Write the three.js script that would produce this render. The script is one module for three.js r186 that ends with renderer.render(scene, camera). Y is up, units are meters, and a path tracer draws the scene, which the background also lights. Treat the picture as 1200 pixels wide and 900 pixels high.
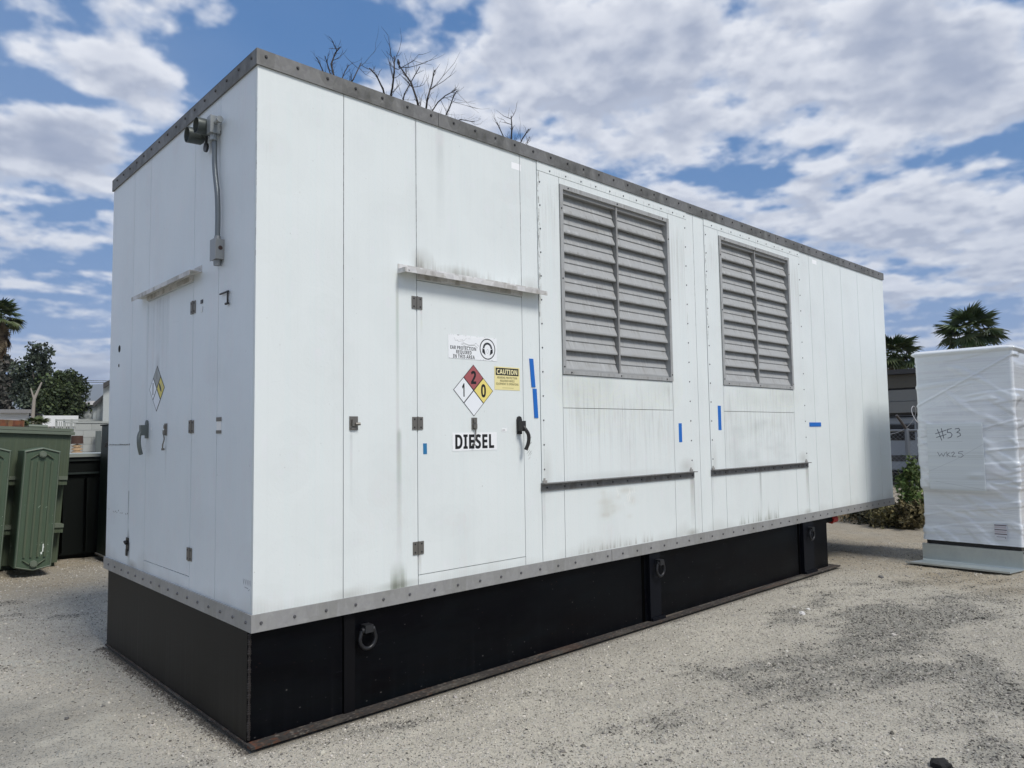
import * as THREE from 'three';
import { mergeGeometries } from 'three/addons/utils/BufferGeometryUtils.js';

// ---------- camera, exposure, sky, sun ----------
const scene = new THREE.Scene();
const camera = new THREE.PerspectiveCamera(55.36, 4 / 3, 0.05, 30000);
camera.rotation.order = 'YXZ';
camera.position.set(-1.7567, 1.6907, 4.0104);
camera.rotation.set(0.0693, -0.7517, -0.0148);
scene.add(camera);
const renderer = new THREE.WebGLRenderer({ antialias: true });
renderer.toneMapping = THREE.LinearToneMapping;
renderer.toneMappingExposure = 1.15;
renderer.shadowMap.enabled = true;
const SUN = new THREE.Vector3(0.06, 0.79, 0.61).normalize();
const sun = new THREE.DirectionalLight(new THREE.Color(1.0, 0.955, 0.90), 2.7);
sun.name = 'sun';
sun.position.copy(SUN).multiplyScalar(60);
sun.castShadow = true; sun.shadow.radius = 34; sun.shadow.mapSize.set(2048, 2048);
Object.assign(sun.shadow.camera, { left: -25, right: 25, top: 25, bottom: -25, near: 1, far: 150 });
scene.add(sun, sun.target);

// ---------- random numbers and noise ----------
function rng(a) { return () => { a = (a + 0x6d2b79f5) | 0; let t = Math.imul(a ^ (a >>> 15), 1 | a); t = (t + Math.imul(t ^ (t >>> 7), 61 | t)) ^ t; return ((t ^ (t >>> 14)) >>> 0) / 4294967296; }; }
const PERM = new Float32Array(65536); { const r = rng(77); for (let i = 0; i < 65536; i++) PERM[i] = r(); }
const hsh = (x, y) => PERM[(Math.imul(x, 73856093) ^ Math.imul(y, 19349663) ^ ((x ^ y) << 5)) & 65535];
function vn(x, y) {
  const ix = Math.floor(x), iy = Math.floor(y); let fx = x - ix, fy = y - iy;
  fx = fx * fx * (3 - 2 * fx); fy = fy * fy * (3 - 2 * fy);
  const a = hsh(ix, iy), b = hsh(ix + 1, iy), c = hsh(ix, iy + 1), d = hsh(ix + 1, iy + 1);
  return a + (b - a) * fx + (c - a) * fy + (a - b - c + d) * fx * fy;
}
function fbm(x, y, n = 5) { let s = 0, a = 0.5, t = 0; for (let i = 0; i < n; i++) { s += a * vn(x, y); t += a; a *= 0.53; const q = x * 1.62 - y * 1.21 + 17.3; y = x * 1.21 + y * 1.62 + 9.1; x = q; } return s / t; }
const sst = (a, b, x) => { const t = Math.min(1, Math.max(0, (x - a) / (b - a))); return t * t * (3 - 2 * t); };
const mix = (a, b, t) => a + (b - a) * t;

// ---------- computed sky: clear air with fair-weather clouds on a high, wide deck ----------
{
  const W = 4096, H = 2048, data = new Float32Array(W * H * 4);
  // cloud banks: azimuth, elevation, half widths in degrees, how much cloudier than the average
  const BANKS = [[-78, 25.0, 4.0, 1.9, 0.16], [-73.8, 22.8, 2.2, 1.8, 0.17], [-80, 19.3, 4.0, 2.0, 0.20], [-76.5, 17.6, 2.4, 1.2, 0.08], [-68, 22.5, 4.2, 7, -0.3], [-62, 28, 6, 4, -0.16], [-74.2, 20.2, 2.0, 1.2, -0.2], [-79.5, 22.2, 4, 0.7, -0.2], [-60.5, 30, 7, 2.6, -0.14], [-69, 28.6, 2.4, 1.3, 0.08], [-52, 28, 4, 2.4, -0.06], [-76, 15, 6, 1.6, -0.12],
    [-49, 27, 5, 4, -0.08], [-42, 26.5, 5, 4, 0.10], [-32, 27, 9, 5, 0.17], [-17, 25, 9, 5, 0.18], [-34, 22.6, 5, 2.2, 0.14], [-44.5, 18.6, 3, 1.2, -0.12], [-30, 18.9, 5.5, 1.3, -0.22], [-22, 19.6, 3, 1.0, -0.06], [-14.5, 18.0, 4, 0.9, -0.15], [-36, 17, 3, 1.2, -0.1], [-22, 15, 10, 2.2, 0.14], [-13, 12, 8, 3, 0.14], [-77.2, 4.7, 1.9, 0.9, 0.34], [-79, 11, 8, 2.6, 0.05], [-79, 7.4, 8, 0.9, -0.12], [-100, 18, 14, 8, 0.1], [20, 22, 18, 8, 0.12]];
  const deck = (x, z, el) => { const wx = (vn(x * 1.7 + 5, z * 1.7) - 0.5) * 0.55, wz = (vn(x * 1.7 + 55, z * 1.7 + 9) - 0.5) * 0.55; return fbm(x * 2.6 + wx, z * 2.6 + wz, 6) * 0.56 + fbm(x * 8.3 - wz + 3, z * 8.3 + wx, 7) * 0.44; };
  for (let row = H / 2; row < H; row++) {
    const el = ((row + 0.5) / H - 0.5) * Math.PI, y = Math.sin(el), ch = Math.cos(el), eld = el * 57.2958;
    const k = 1.35 / (y + 0.13), hz = Math.exp(-eld / 8), up = sst(4, 62, eld);
    const b0 = mix(mix(0.088, 0.036, up), 0.385, hz), b1 = mix(mix(0.215, 0.12, up), 0.485, hz), b2 = mix(mix(0.455, 0.32, up), 0.69, hz);
    for (let col = 0; col < W; col++) {
      const ph = ((col + 0.5) / W - 0.5) * 2 * Math.PI, azd = ph * 57.2958, x = Math.cos(ph) * ch, z = Math.sin(ph) * ch, o = (row * W + col) * 4;
      let cov = 0.0;
      for (const b of BANKS) { const da = (azd - b[0]) / b[2], de = (eld - b[1]) / b[3], q = da * da + de * de; if (q < 7) cov += b[4] * Math.exp(-q); }
      const n = deck(x * k + 31, z * k + 12), d = n + cov * 0.9 - 0.487;
      const soft = 0.05 * hz, a = Math.pow(sst(-0.055 - soft, 0.125 + soft, d), 0.95) * mix(1, 0.72, hz);
      let r = b0, g = b1, bl = b2;
      const veil = 0.10 * sst(0.35, 0.7, fbm(x * k * 0.8 + 3, z * k * 0.8 + 40, 4)); r = mix(r, 0.60, veil); g = mix(g, 0.66, veil); bl = mix(bl, 0.78, veil);
      if (a > 0.004) {
        const k2 = 1.35 / (y + 0.13 + 0.018), s = deck(x * k2 + 31, z * k2 + 12); // the deck a little higher up: lit from above
        const thick = sst(0.04, 0.32, d) * (0.5 + 0.9 * sst(0.38, 0.62, fbm(x * k * 1.9 + 70, z * k * 1.9 + 4, 4))), lit = Math.min(1, Math.max(0, 0.55 + (n - s) * 5.6));
        const w = Math.min(1, Math.max(0, mix(0.92, 0.30 + 0.62 * lit, sst(-0.02, 0.12, d)) * (1 - 0.60 * thick)));
        const c0 = mix(0.265, 0.81, w), c1 = mix(0.315, 0.83, w), c2 = mix(0.44, 0.88, w);
        r = mix(r, c0, a); g = mix(g, c1, a); bl = mix(bl, c2, a);
      }
      data[o] = r; data[o + 1] = g; data[o + 2] = bl; data[o + 3] = 1;
    }
  }
  for (let i = 0; i < (H / 2) * W; i++) { data[i * 4] = 0.26; data[i * 4 + 1] = 0.25; data[i * 4 + 2] = 0.235; data[i * 4 + 3] = 1; }
  const sky = new THREE.DataTexture(data, W, H, THREE.RGBAFormat, THREE.FloatType);
  sky.mapping = THREE.EquirectangularReflectionMapping; sky.magFilter = THREE.LinearFilter; sky.needsUpdate = true;
  scene.background = sky; scene.environment = sky;
}

// ---------- helpers ----------
const used = {};
function numbered(n) { const k = used[n] = (used[n] ?? -1) + 1; return k ? n + '_' + String(k).padStart(3, '0') : n; }
function tag(o, label, category, group, kind) { if (label) o.userData.label = label; if (category) o.userData.category = category; if (group) o.userData.group = group; if (kind) o.userData.kind = kind; return o; }
function thing(name, label, category, pos = [0, 0, 0], turn = 0, group) { const o = new THREE.Group(); o.name = numbered(name); o.position.set(...pos); o.rotation.y = turn; scene.add(o); return tag(o, label, category, group); }
function clean(g) { let q = g.index ? g.toNonIndexed() : g; for (const k of Object.keys(q.attributes)) if (!['position', 'normal', 'uv', 'color'].includes(k)) q.deleteAttribute(k); return q; }
function obj(name, geos, mat, parent = scene) {
  const list = [].concat(geos), g = list.length > 1 ? mergeGeometries(list.map(clean)) : list[0];
  const m = new THREE.Mesh(g, mat); m.name = parent === scene ? numbered(name) : name; m.castShadow = m.receiveShadow = true; parent.add(m); return m;
}
function wuv(g) { // uv in metres from the dominant face direction
  const p = g.attributes.position, n = g.attributes.normal, uv = new Float32Array(p.count * 2);
  for (let i = 0; i < p.count; i++) { const ax = Math.abs(n.getX(i)), ay = Math.abs(n.getY(i)), az = Math.abs(n.getZ(i)); const [u, v] = az >= ax && az >= ay ? [p.getX(i), p.getY(i)] : ax >= ay ? [p.getZ(i), p.getY(i)] : [p.getX(i), p.getZ(i)]; uv[2 * i] = u; uv[2 * i + 1] = v; }
  g.setAttribute('uv', new THREE.BufferAttribute(uv, 2)); return g;
}
const bx = (x0, x1, y0, y1, z0, z1) => wuv(new THREE.BoxGeometry(Math.abs(x1 - x0), Math.abs(y1 - y0), Math.abs(z1 - z0)).translate((x0 + x1) / 2, (y0 + y1) / 2, (z0 + z1) / 2));
function cyl(a, b, r0, r1 = r0, n = 12, open = false) { // from point a to point b
  const A = new THREE.Vector3(...a), B = new THREE.Vector3(...b), d = B.clone().sub(A), g = new THREE.CylinderGeometry(r1, r0, d.length(), n, 1, open);
  g.applyQuaternion(new THREE.Quaternion().setFromUnitVectors(new THREE.Vector3(0, 1, 0), d.normalize())); return g.translate(...A.add(B).multiplyScalar(0.5).toArray());
}
const tube = (pts, r, n = 8, seg = 24) => new THREE.TubeGeometry(new THREE.CatmullRomCurve3(pts.map((p) => new THREE.Vector3(...p))), seg, r, n, false);
function extr(pts, depth, bevel = 0) { const s = new THREE.Shape(pts.map((p) => new THREE.Vector2(...p))); return new THREE.ExtrudeGeometry(s, { depth, bevelEnabled: bevel > 0, bevelThickness: bevel, bevelSize: bevel, bevelSegments: 2, curveSegments: 10 }); }
const FWD = new THREE.Matrix4().makeRotationFromEuler(camera.rotation);
function at(u, v, dist) { // the point seen in the direction (u, v) at that level distance from the camera's stand
  const d = new THREE.Vector3(u - 600, 450 - v, -857.8).applyMatrix4(FWD), t = dist / Math.hypot(d.x, d.z); return d.multiplyScalar(t).add(camera.position);
}
const col = (r, g, b) => new THREE.Color().setRGB(r, g, b);
function std(r, g, b, rough = 0.7, metal = 0, extra = {}) { return new THREE.MeshPhysicalMaterial({ color: col(r, g, b), roughness: rough, metalness: metal, ...extra }); }
function canvasTex(w, h, draw, srgb = true) {
  const c = document.createElement('canvas'); c.width = w; c.height = h; draw(c.getContext('2d'), w, h);
  const t = new THREE.CanvasTexture(c); if (srgb) t.colorSpace = THREE.SRGBColorSpace; t.wrapS = t.wrapT = THREE.RepeatWrapping; t.magFilter = THREE.LinearFilter; return t;
}
function metres(x0, x1, y0, y1, w, draw) { // a texture painted in metres, y up, that spans x0..x1, y0..y1
  const s = w / (x1 - x0), h = Math.round((y1 - y0) * s);
  const t = canvasTex(w, h, (c) => { c.setTransform(s, 0, 0, -s, -x0 * s, y1 * s); draw(c); });
  t.repeat.set(1 / (x1 - x0), 1 / (y1 - y0)); t.offset.set(-x0 / (x1 - x0), -y0 / (y1 - y0)); return t;
}

// ---------- procedural wear, painted in metres ----------
function streak(c, x, y, len, w, rgb, a, up = 0.05) {
  a *= 0.5;
  const g = c.createLinearGradient(0, y, 0, y - len); g.addColorStop(0, `rgba(${rgb},0)`); g.addColorStop(up, `rgba(${rgb},${a})`); g.addColorStop(0.45, `rgba(${rgb},${a * 0.55})`); g.addColorStop(1, `rgba(${rgb},0)`);
  c.fillStyle = g; c.fillRect(x - w / 2, y - len, w, len);
}
function softStreak(c, x, y, len, w, rgb, a) { for (let i = 0; i < 6; i++) streak(c, x + (i % 2 ? 0.1 : -0.12) * w * (i / 6), y, len * (1 - 0.08 * i), w * (1 - i / 6.5), rgb, a / 3.2); }
function smudge(c, x, y, rx, ry, rgb, a) { a *= 0.62; c.save(); c.translate(x, y); c.scale(rx, ry); const g = c.createRadialGradient(0, 0, 0, 0, 0, 1); g.addColorStop(0, `rgba(${rgb},${a})`); g.addColorStop(0.5, `rgba(${rgb},${a * 0.45})`); g.addColorStop(1, `rgba(${rgb},0)`); c.fillStyle = g; c.fillRect(-1, -1, 2, 2); c.restore(); }
const DIRT = '92,86,72', GREY = '96,98,98', RUST = '120,82,52', MOSS = '78,82,66';
function baseWhite(c, x0, x1, y0, y1, r, tone) {
  c.fillStyle = tone; c.fillRect(x0, y0, x1 - x0, y1 - y0);
  for (let x = x0; x < x1; x += 0.012) { const q = r(); c.fillStyle = q > 0.5 ? `rgba(255,255,255,${(q - 0.5) * 0.03})` : `rgba(120,130,130,${(0.5 - q) * 0.022})`; c.fillRect(x, y0, 0.012, y1 - y0); }
  for (let i = 0; i < 260; i++) smudge(c, mix(x0, x1, r()), mix(y0, y1, r()), 0.05 + 0.4 * r(), 0.1 + 0.5 * r(), r() > 0.5 ? '150,156,152' : '255,255,255', 0.035);
  for (let i = 0; i < 420; i++) { c.fillStyle = `rgba(70,66,58,${0.1 + 0.35 * r() * r()})`; const s = 0.001 + 0.0035 * r() * r(); c.fillRect(mix(x0, x1, r()), mix(y0, y1, r()), s, s * (1 + 2 * r())); }
  for (let i = 0; i < 40; i++) { c.strokeStyle = `rgba(110,110,105,${0.12 * r()})`; c.lineWidth = 0.002; const x = mix(x0, x1, r()), y = mix(y0, y1, r()), a = r() * 6.3, l = 0.02 + 0.08 * r(); c.beginPath(); c.moveTo(x, y); c.lineTo(x + Math.cos(a) * l, y + Math.sin(a) * l); c.stroke(); }
  for (let x = x0; x < x1; x += 0.02) { const n = fbm(x * 3.1, 4.2, 4); streak(c, x, 0.715, -0.02 - 0.13 * n * n * 2, 0.022, DIRT, 0.38 * n); }
  for (let x = x0; x < x1; x += 0.03) { const n = fbm(x * 5.3, 14.2, 3); streak(c, x, 3.88, 0.15 + 0.5 * n * r(), 0.018, GREY, 0.03 * n); }
}
function frontWear(c, x0, x1) {
  const r = rng(11 + Math.round(x0)); baseWhite(c, x0, x1, 0.58, 3.98, r, 'rgb(225,231,229)');
  // door ledge: run-off at its left end and dirt lying along its top
  softStreak(c, 0.965, 2.80, 2.1, 0.03, MOSS, 0.26); softStreak(c, 0.975, 1.75, 1.1, 0.045, MOSS, 0.30); for (let i = 0; i < 16; i++) streak(c, 0.92 + 0.10 * r(), 0.71, -0.10 - 0.22 * r() * r(), 0.02 + 0.03 * r(), MOSS, 0.2); smudge(c, 0.955, 0.80, 0.06, 0.10, MOSS, 0.25); smudge(c, 0.97, 0.735, 0.2, 0.04, MOSS, 0.5);
  for (let i = 0; i < 90; i++) { const x = 1.12 + 1.16 * Math.pow(r(), 1.6); streak(c, x, 2.81, -0.03 - 0.12 * r() * (1.4 - (x - 1)), 0.012 + 0.03 * r(), DIRT, 0.16); }
  smudge(c, 1.17, 2.87, 0.12, 0.12, DIRT, 0.35); smudge(c, 1.5, 2.84, 0.25, 0.06, DIRT, 0.4); smudge(c, 2.2, 2.84, 0.15, 0.09, DIRT, 0.3);
  softStreak(c, 1.33, 3.86, 0.9, 0.09, GREY, 0.12); softStreak(c, 1.12, 3.9, 1.1, 0.03, DIRT, 0.12); softStreak(c, 2.295, 2.77, 0.3, 0.03, DIRT, 0.22);
  softStreak(c, 0.62, 1.73, 0.6, 0.025, GREY, 0.16); smudge(c, 0.6, 0.73, 0.14, 0.05, DIRT, 0.3); softStreak(c, 1.13, 0.92, 0.2, 0.04, DIRT, 0.3);
  softStreak(c, 2.06, 1.6, 0.3, 0.05, GREY, 0.1); softStreak(c, 1.16, 2.55, 0.25, 0.02, RUST, 0.12);
  for (let i = 0; i < 14; i++) { c.strokeStyle = 'rgba(120,120,116,0.4)'; c.lineWidth = 0.004; const y = 1.5 + 0.18 * r(), x = 2.13 + 0.04 * r(); c.beginPath(); c.moveTo(x, y); c.lineTo(x + 0.02, y + 0.02); c.stroke(); }
  // louvre bays
  for (const [a, b] of [[2.29, 4.38], [4.69, 6.80]]) {
    for (let i = 0; i < 150; i++) { const x = mix(a + 0.2, b - 0.1, r()); streak(c, x, 3.83, 0.04 + 0.12 * r(), 0.004 + 0.008 * r(), GREY, 0.20 * r()); }
    for (let i = 0; i < 170; i++) { const x = mix(a + 0.27, b - 0.3, r()); streak(c, x, 2.24 - 0.5 * r(), 0.2 + 0.6 * r(), 0.004 + 0.03 * r() * r(), r() > 0.5 ? GREY : DIRT, 0.10 + 0.05 * r(), 0.3); } for (let i = 0; i < 20; i++) smudge(c, mix(a + 0.3, b - 0.3, r()), 2.12 - 0.5 * r() * r(), 0.2 + 0.2 * r(), 0.1 + 0.2 * r(), '132,132,122', 0.07);
    for (let i = 0; i < 60; i++) streak(c, mix(b - 0.29, b - 0.05, r()), 3.76 - 0.3 * r(), 0.3 + 0.9 * r(), 0.004 + 0.02 * r() * r(), DIRT, 0.10, 0.2);
    for (let i = 0; i < 40; i++) streak(c, mix(a + 0.04, a + 0.24, r()), 3.76 - 0.3 * r(), 0.2 + 0.7 * r(), 0.004 + 0.02 * r() * r(), DIRT, 0.08, 0.2);
    for (let i = 0; i < 70; i++) { c.fillStyle = `rgba(60,58,50,${0.35 * r()})`; c.fillRect(a + 0.02 * r(), mix(2.6, 3.75, r()), 0.008, 0.01 + 0.05 * r()); }
    softStreak(c, b - 0.03, 1.26, 0.56, 0.09, DIRT, 0.36); softStreak(c, a + 0.02, 1.26, 0.5, 0.05, GREY, 0.16); smudge(c, b - 0.05, 0.73, 0.12, 0.05, DIRT, 0.5);
    smudge(c, mix(a, b, 0.45), 1.33, 0.8, 0.05, DIRT, 0.16); smudge(c, b - 0.12, 1.36, 0.16, 0.1, DIRT, 0.3); smudge(c, a + 0.06, 1.4, 0.07, 0.25, DIRT, 0.2);
  }
  for (let i = 0; i < 22; i++) smudge(c, 3.22 + (r() - 0.5) * 0.45, 1.08 + (r() - 0.5) * 0.26, 0.04 + 0.12 * r(), 0.02 + 0.06 * r(), '150,135,110', 0.13);
  for (let i = 0; i < 12; i++) { c.strokeStyle = 'rgba(245,245,240,0.6)'; c.lineWidth = 0.006; const x = 3.2 + r() * 0.25, y = 1.05 + r() * 0.12; c.beginPath(); c.moveTo(x, y); c.lineTo(x + (r() - 0.5) * 0.08, y + 0.02 + 0.06 * r()); c.stroke(); }
  for (let i = 0; i < 60; i++) streak(c, mix(2.7, 3.7, r()), 0.72, -0.04 - 0.14 * r() * r(), 0.008 + 0.02 * r(), DIRT, 0.2);
  for (let i = 0; i < 60; i++) smudge(c, mix(5.05, 6.3, r()), mix(1.35, 1.8, r()), 0.05 + 0.14 * r(), 0.03 + 0.1 * r(), '140,146,142', 0.10);
  softStreak(c, 5.66, 1.26, 0.55, 0.05, GREY, 0.5); for (let i = 0; i < 60; i++) streak(c, 5.2 + r() * 0.85, 0.72, -0.05 - 0.22 * r() * r(), 0.008 + 0.02 * r(), MOSS, 0.22);
  for (let i = 0; i < 46; i++) { const y = 3.7 - 2.3 * r(), x = [2.32, 4.35, 4.72, 6.77][i % 4]; streak(c, x, y, 0.08 + 0.16 * r(), 0.006, i % 3 ? DIRT : RUST, 0.3 * r()); }
  c.fillStyle = 'rgba(250,252,252,0.9)'; c.fillRect(2.02, 3.74, 0.1, 0.05); c.fillRect(7.15, 3.77, 0.12, 0.05);
}
const WALLX = [0, 4.70, 9.44];
const wavy = canvasTex(512, 512, (c, w, h) => { const r = rng(44); c.fillStyle = '#808080'; c.fillRect(0, 0, w, h); for (let i = 0; i < 260; i++) { const x = r() * w, y = r() * h, q = 14 + 60 * r(); const g = c.createRadialGradient(x, y, 0, x, y, q), v = r() > 0.5 ? 255 : 0; g.addColorStop(0, `rgba(${v},${v},${v},0.10)`); g.addColorStop(1, `rgba(${v},${v},${v},0)`); c.fillStyle = g; for (const ox of [-w, 0, w]) for (const oy of [-h, 0, h]) { c.save(); c.translate(ox, oy); c.fillRect(x - q, y - q, 2 * q, 2 * q); c.restore(); } } }, false); wavy.repeat.set(0.4, 0.3);
const wallMat = [0, 1].map((i) => std(0.98, 0.98, 0.98, 0.38, 0, { bumpMap: wavy, bumpScale: 0.022, map: metres(WALLX[i], WALLX[i + 1], 0.58, 3.98, 2048, (c) => frontWear(c, WALLX[i], WALLX[i + 1])) }));
const sideMat = std(0.98, 0.98, 0.98, 0.4, 0, { bumpMap: wavy, bumpScale: 0.022, map: metres(-2.96, 0.02, 0.58, 3.98, 1400, (c) => {
  const r = rng(5); baseWhite(c, -2.96, 0.02, 0.58, 3.98, r, 'rgb(222,229,232)');
  for (let i = 0; i < 60; i++) streak(c, -1.95 + r() * 0.5, 2.74, 0.2 + 0.9 * r(), 0.02 + 0.03 * r(), GREY, 0.07);
  softStreak(c, -2.32, 1.3, 0.35, 0.03, '40,40,36', 0.7); smudge(c, -2.31, 0.9, 0.04, 0.12, '40,40,36', 0.8); softStreak(c, -2.28, 0.9, 0.22, 0.05, '50,48,40', 0.6); smudge(c, -2.2, 0.73, 0.15, 0.05, DIRT, 0.6);
  smudge(c, -1.68, 2.22, 0.06, 0.14, '80,80,76', 0.35); softStreak(c, -1.47, 1.66, 0.3, 0.04, GREY, 0.2); softStreak(c, -0.97, 1.7, 0.5, 0.03, GREY, 0.12);
  for (let i = 0; i < 24; i++) { c.fillStyle = 'rgba(40,38,34,0.8)'; c.fillRect(-2.92 + i * 0.025, 1.652 + 0.006 * r(), 0.02, 0.007 * r() + 0.002); if (r() > 0.5) c.fillRect(-2.92 + i * 0.025, 1.10 + 0.02 * r(), 0.014, 0.01 * r()); }
  c.strokeStyle = 'rgba(60,64,78,0.5)'; c.lineWidth = 0.004; for (let i = 0; i < 5; i++) { const x = -0.13 + i * 0.024; c.beginPath(); c.moveTo(x, 0.90); c.lineTo(x + 0.008, 0.872); c.lineTo(x + 0.014, 0.898); c.stroke(); } c.beginPath(); c.moveTo(-0.11, 0.855); c.lineTo(-0.06, 0.852); c.moveTo(-0.06, 0.84); c.lineTo(-0.04, 0.85); c.stroke();
}) });
const plainWhite = std(0.74, 0.77, 0.775, 0.45);
const louvreTex = metres(0, 1.6, 0, 1.7, 1024, (c) => {
  const r = rng(31); c.fillStyle = 'rgb(162,164,163)'; c.fillRect(0, 0, 1.6, 1.7);
  for (let i = 0; i < 1500; i++) { const y = Math.ceil(r() * 10) * 0.167 - 0.08 * (i % 2); streak(c, r() * 1.6, y, 0.03 + 0.12 * r(), 0.004 + 0.03 * r() * r(), r() > 0.36 ? '92,88,80' : '232,234,234', 0.14 + 0.24 * r()); }
  for (let i = 0; i < 90; i++) smudge(c, r() * 1.6, r() * 1.7, 0.02 + 0.14 * r(), 0.01 + 0.03 * r(), '120,112,98', 0.2);
  for (let i = 0; i < 50; i++) { c.fillStyle = 'rgba(60,56,48,0.7)'; const x = mix(0.45, 0.78, r()), y = 1.515 + 0.03 * r(); c.fillRect(x, y, 0.012 * r() + 0.003, 0.006); }
  for (let i = 0; i < 60; i++) { c.fillStyle = 'rgba(70,62,50,0.6)'; c.fillRect(r() * 1.6, r() * 1.7, 0.004, 0.004); }
});
const louvreMat = std(0.95, 0.95, 0.95, 0.6, 0, { map: louvreTex });
const frameMat = std(0.26, 0.26, 0.25, 0.55);
const galvTex = (seed, a, b, spread) => canvasTex(512, 512, (c) => {
  const r = rng(seed); c.fillStyle = `rgb(${a},${a},${a - 2})`; c.fillRect(0, 0, 512, 512);
  for (let i = 0; i < 1500; i++) { const q = a + (r() - 0.5) * spread; c.fillStyle = `rgba(${q},${q},${q - 1},0.35)`; c.beginPath(); c.ellipse(r() * 512, r() * 512, 3 + 24 * r(), 2 + 8 * r(), r() * 3, 0, 7); c.fill(); }
  for (let i = 0; i < 60; i++) { c.fillStyle = `rgba(${b},0.16)`; c.beginPath(); c.ellipse(r() * 512, r() * 512, 5 + 30 * r(), 10 + 70 * r(), 0, 0, 7); c.fill(); }
});
const trimTop = std(1, 1, 1, 0.55, 0.25, { map: galvTex(3, 116, '60,58,54', 40) }), trimLow = std(1, 1, 1, 0.45, 0.3, { map: galvTex(4, 158, '128,126,120', 22) });
const barMat = std(1, 1, 1, 0.55, 0.3, { map: galvTex(8, 118, '70,66,60', 40) });
const boltDark = std(0.05, 0.05, 0.05, 0.5, 0.4), boltGrey = std(0.13, 0.13, 0.135, 0.4, 0.5), steel = std(0.2, 0.19, 0.17, 0.45, 0.6), darkSteel = std(0.035, 0.035, 0.035, 0.4, 0.4), greyPaint = std(0.12, 0.14, 0.135, 0.4, 0.2);
const conduitMat = std(0.17, 0.19, 0.2, 0.4, 0.5), voidMat = std(0.012, 0.012, 0.012, 0.9), ledgeMat = std(1, 1, 1, 0.55, 0, { map: galvTex(15, 204, '96,88,74', 40) }), sealant = std(0.32, 0.30, 0.26, 0.8);

// ---------- ground: one sheet to the horizon, its stains as vertex colours, gravel as texture and as real stones ----------
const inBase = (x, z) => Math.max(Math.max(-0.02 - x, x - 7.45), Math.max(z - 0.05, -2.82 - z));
function groundH(x, z) {
  const d = Math.hypot(x - 4, z + 2); if (d > 60) return 0;
  const m = sst(0.0, 0.5, inBase(x, z));
  return -0.012 + m * ((fbm(x * 0.9 + 3, z * 0.9, 4) - 0.5) * 0.05 + (fbm(x * 5, z * 5 + 3, 3) - 0.5) * 0.020 + (d < 12 ? (fbm(x * 15 + 9, z * 15, 3) - 0.5) * 0.016 : 0));
}
function groundTone(x, z) { // what the soil is made of: pale crushed stone, dark asphalt grindings, brown dirt
  const n = fbm(x * 0.8 + 7, z * 0.8 + 2, 5), n2 = fbm(x * 3.1, z * 3.1 + 8, 4), track = fbm((x * 0.94 + z * 0.34) * 0.9 + 4, (z * 0.94 - x * 0.34) * 4.2, 5);
  const patch = (cx, cz, rx, rz, turn = 0) => { const c = Math.cos(turn), s = Math.sin(turn), dx = x - cx, dz = z - cz, a = (dx * c + dz * s) / rx, b = (-dx * s + dz * c) / rz; return Math.exp(-(a * a + b * b)); };
  let asp = Math.max(patch(4.8, 1.8, 3.1, 1.05, -0.12), patch(3.1, 1.55, 1.1, 0.45, 0.2) * 0.9, patch(5.5, 0.75, 1.6, 0.35, 0) * 0.6, patch(2.9, 2.7, 0.5, 0.7) * 0.7); asp = sst(0.2, 0.85, asp * 0.80 + (n - 0.5) * 0.6 + (n2 - 0.5) * 1.2 + (track - 0.5) * 1.5 - 0.02);
  let brown = Math.max(sst(6.6, 8.4, x + (n - 0.5) * 2.2), sst(-5.2, -6.6, z + (n - 0.5) * 1.5)); brown *= 0.55 + 0.7 * (n2 - 0.3);
  const packed = sst(0.1, -0.5, x - z * 0.18 + (n - 0.5) * 1.1) * sst(-5.6, -4.4, z) * sst(0.9, 0.3, z + 0.4 * x);
  const chalk = sst(0.62, 0.78, 1 - Math.abs(fbm(x * 1.3 + 20, z * 2.4 + 5, 3) - 0.5) * 6) * packed * sst(0.45, 0.6, n2);
  return { track, asp, brown: Math.max(0, Math.min(1, brown)), packed, chalk, n, n2 };
}
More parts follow.
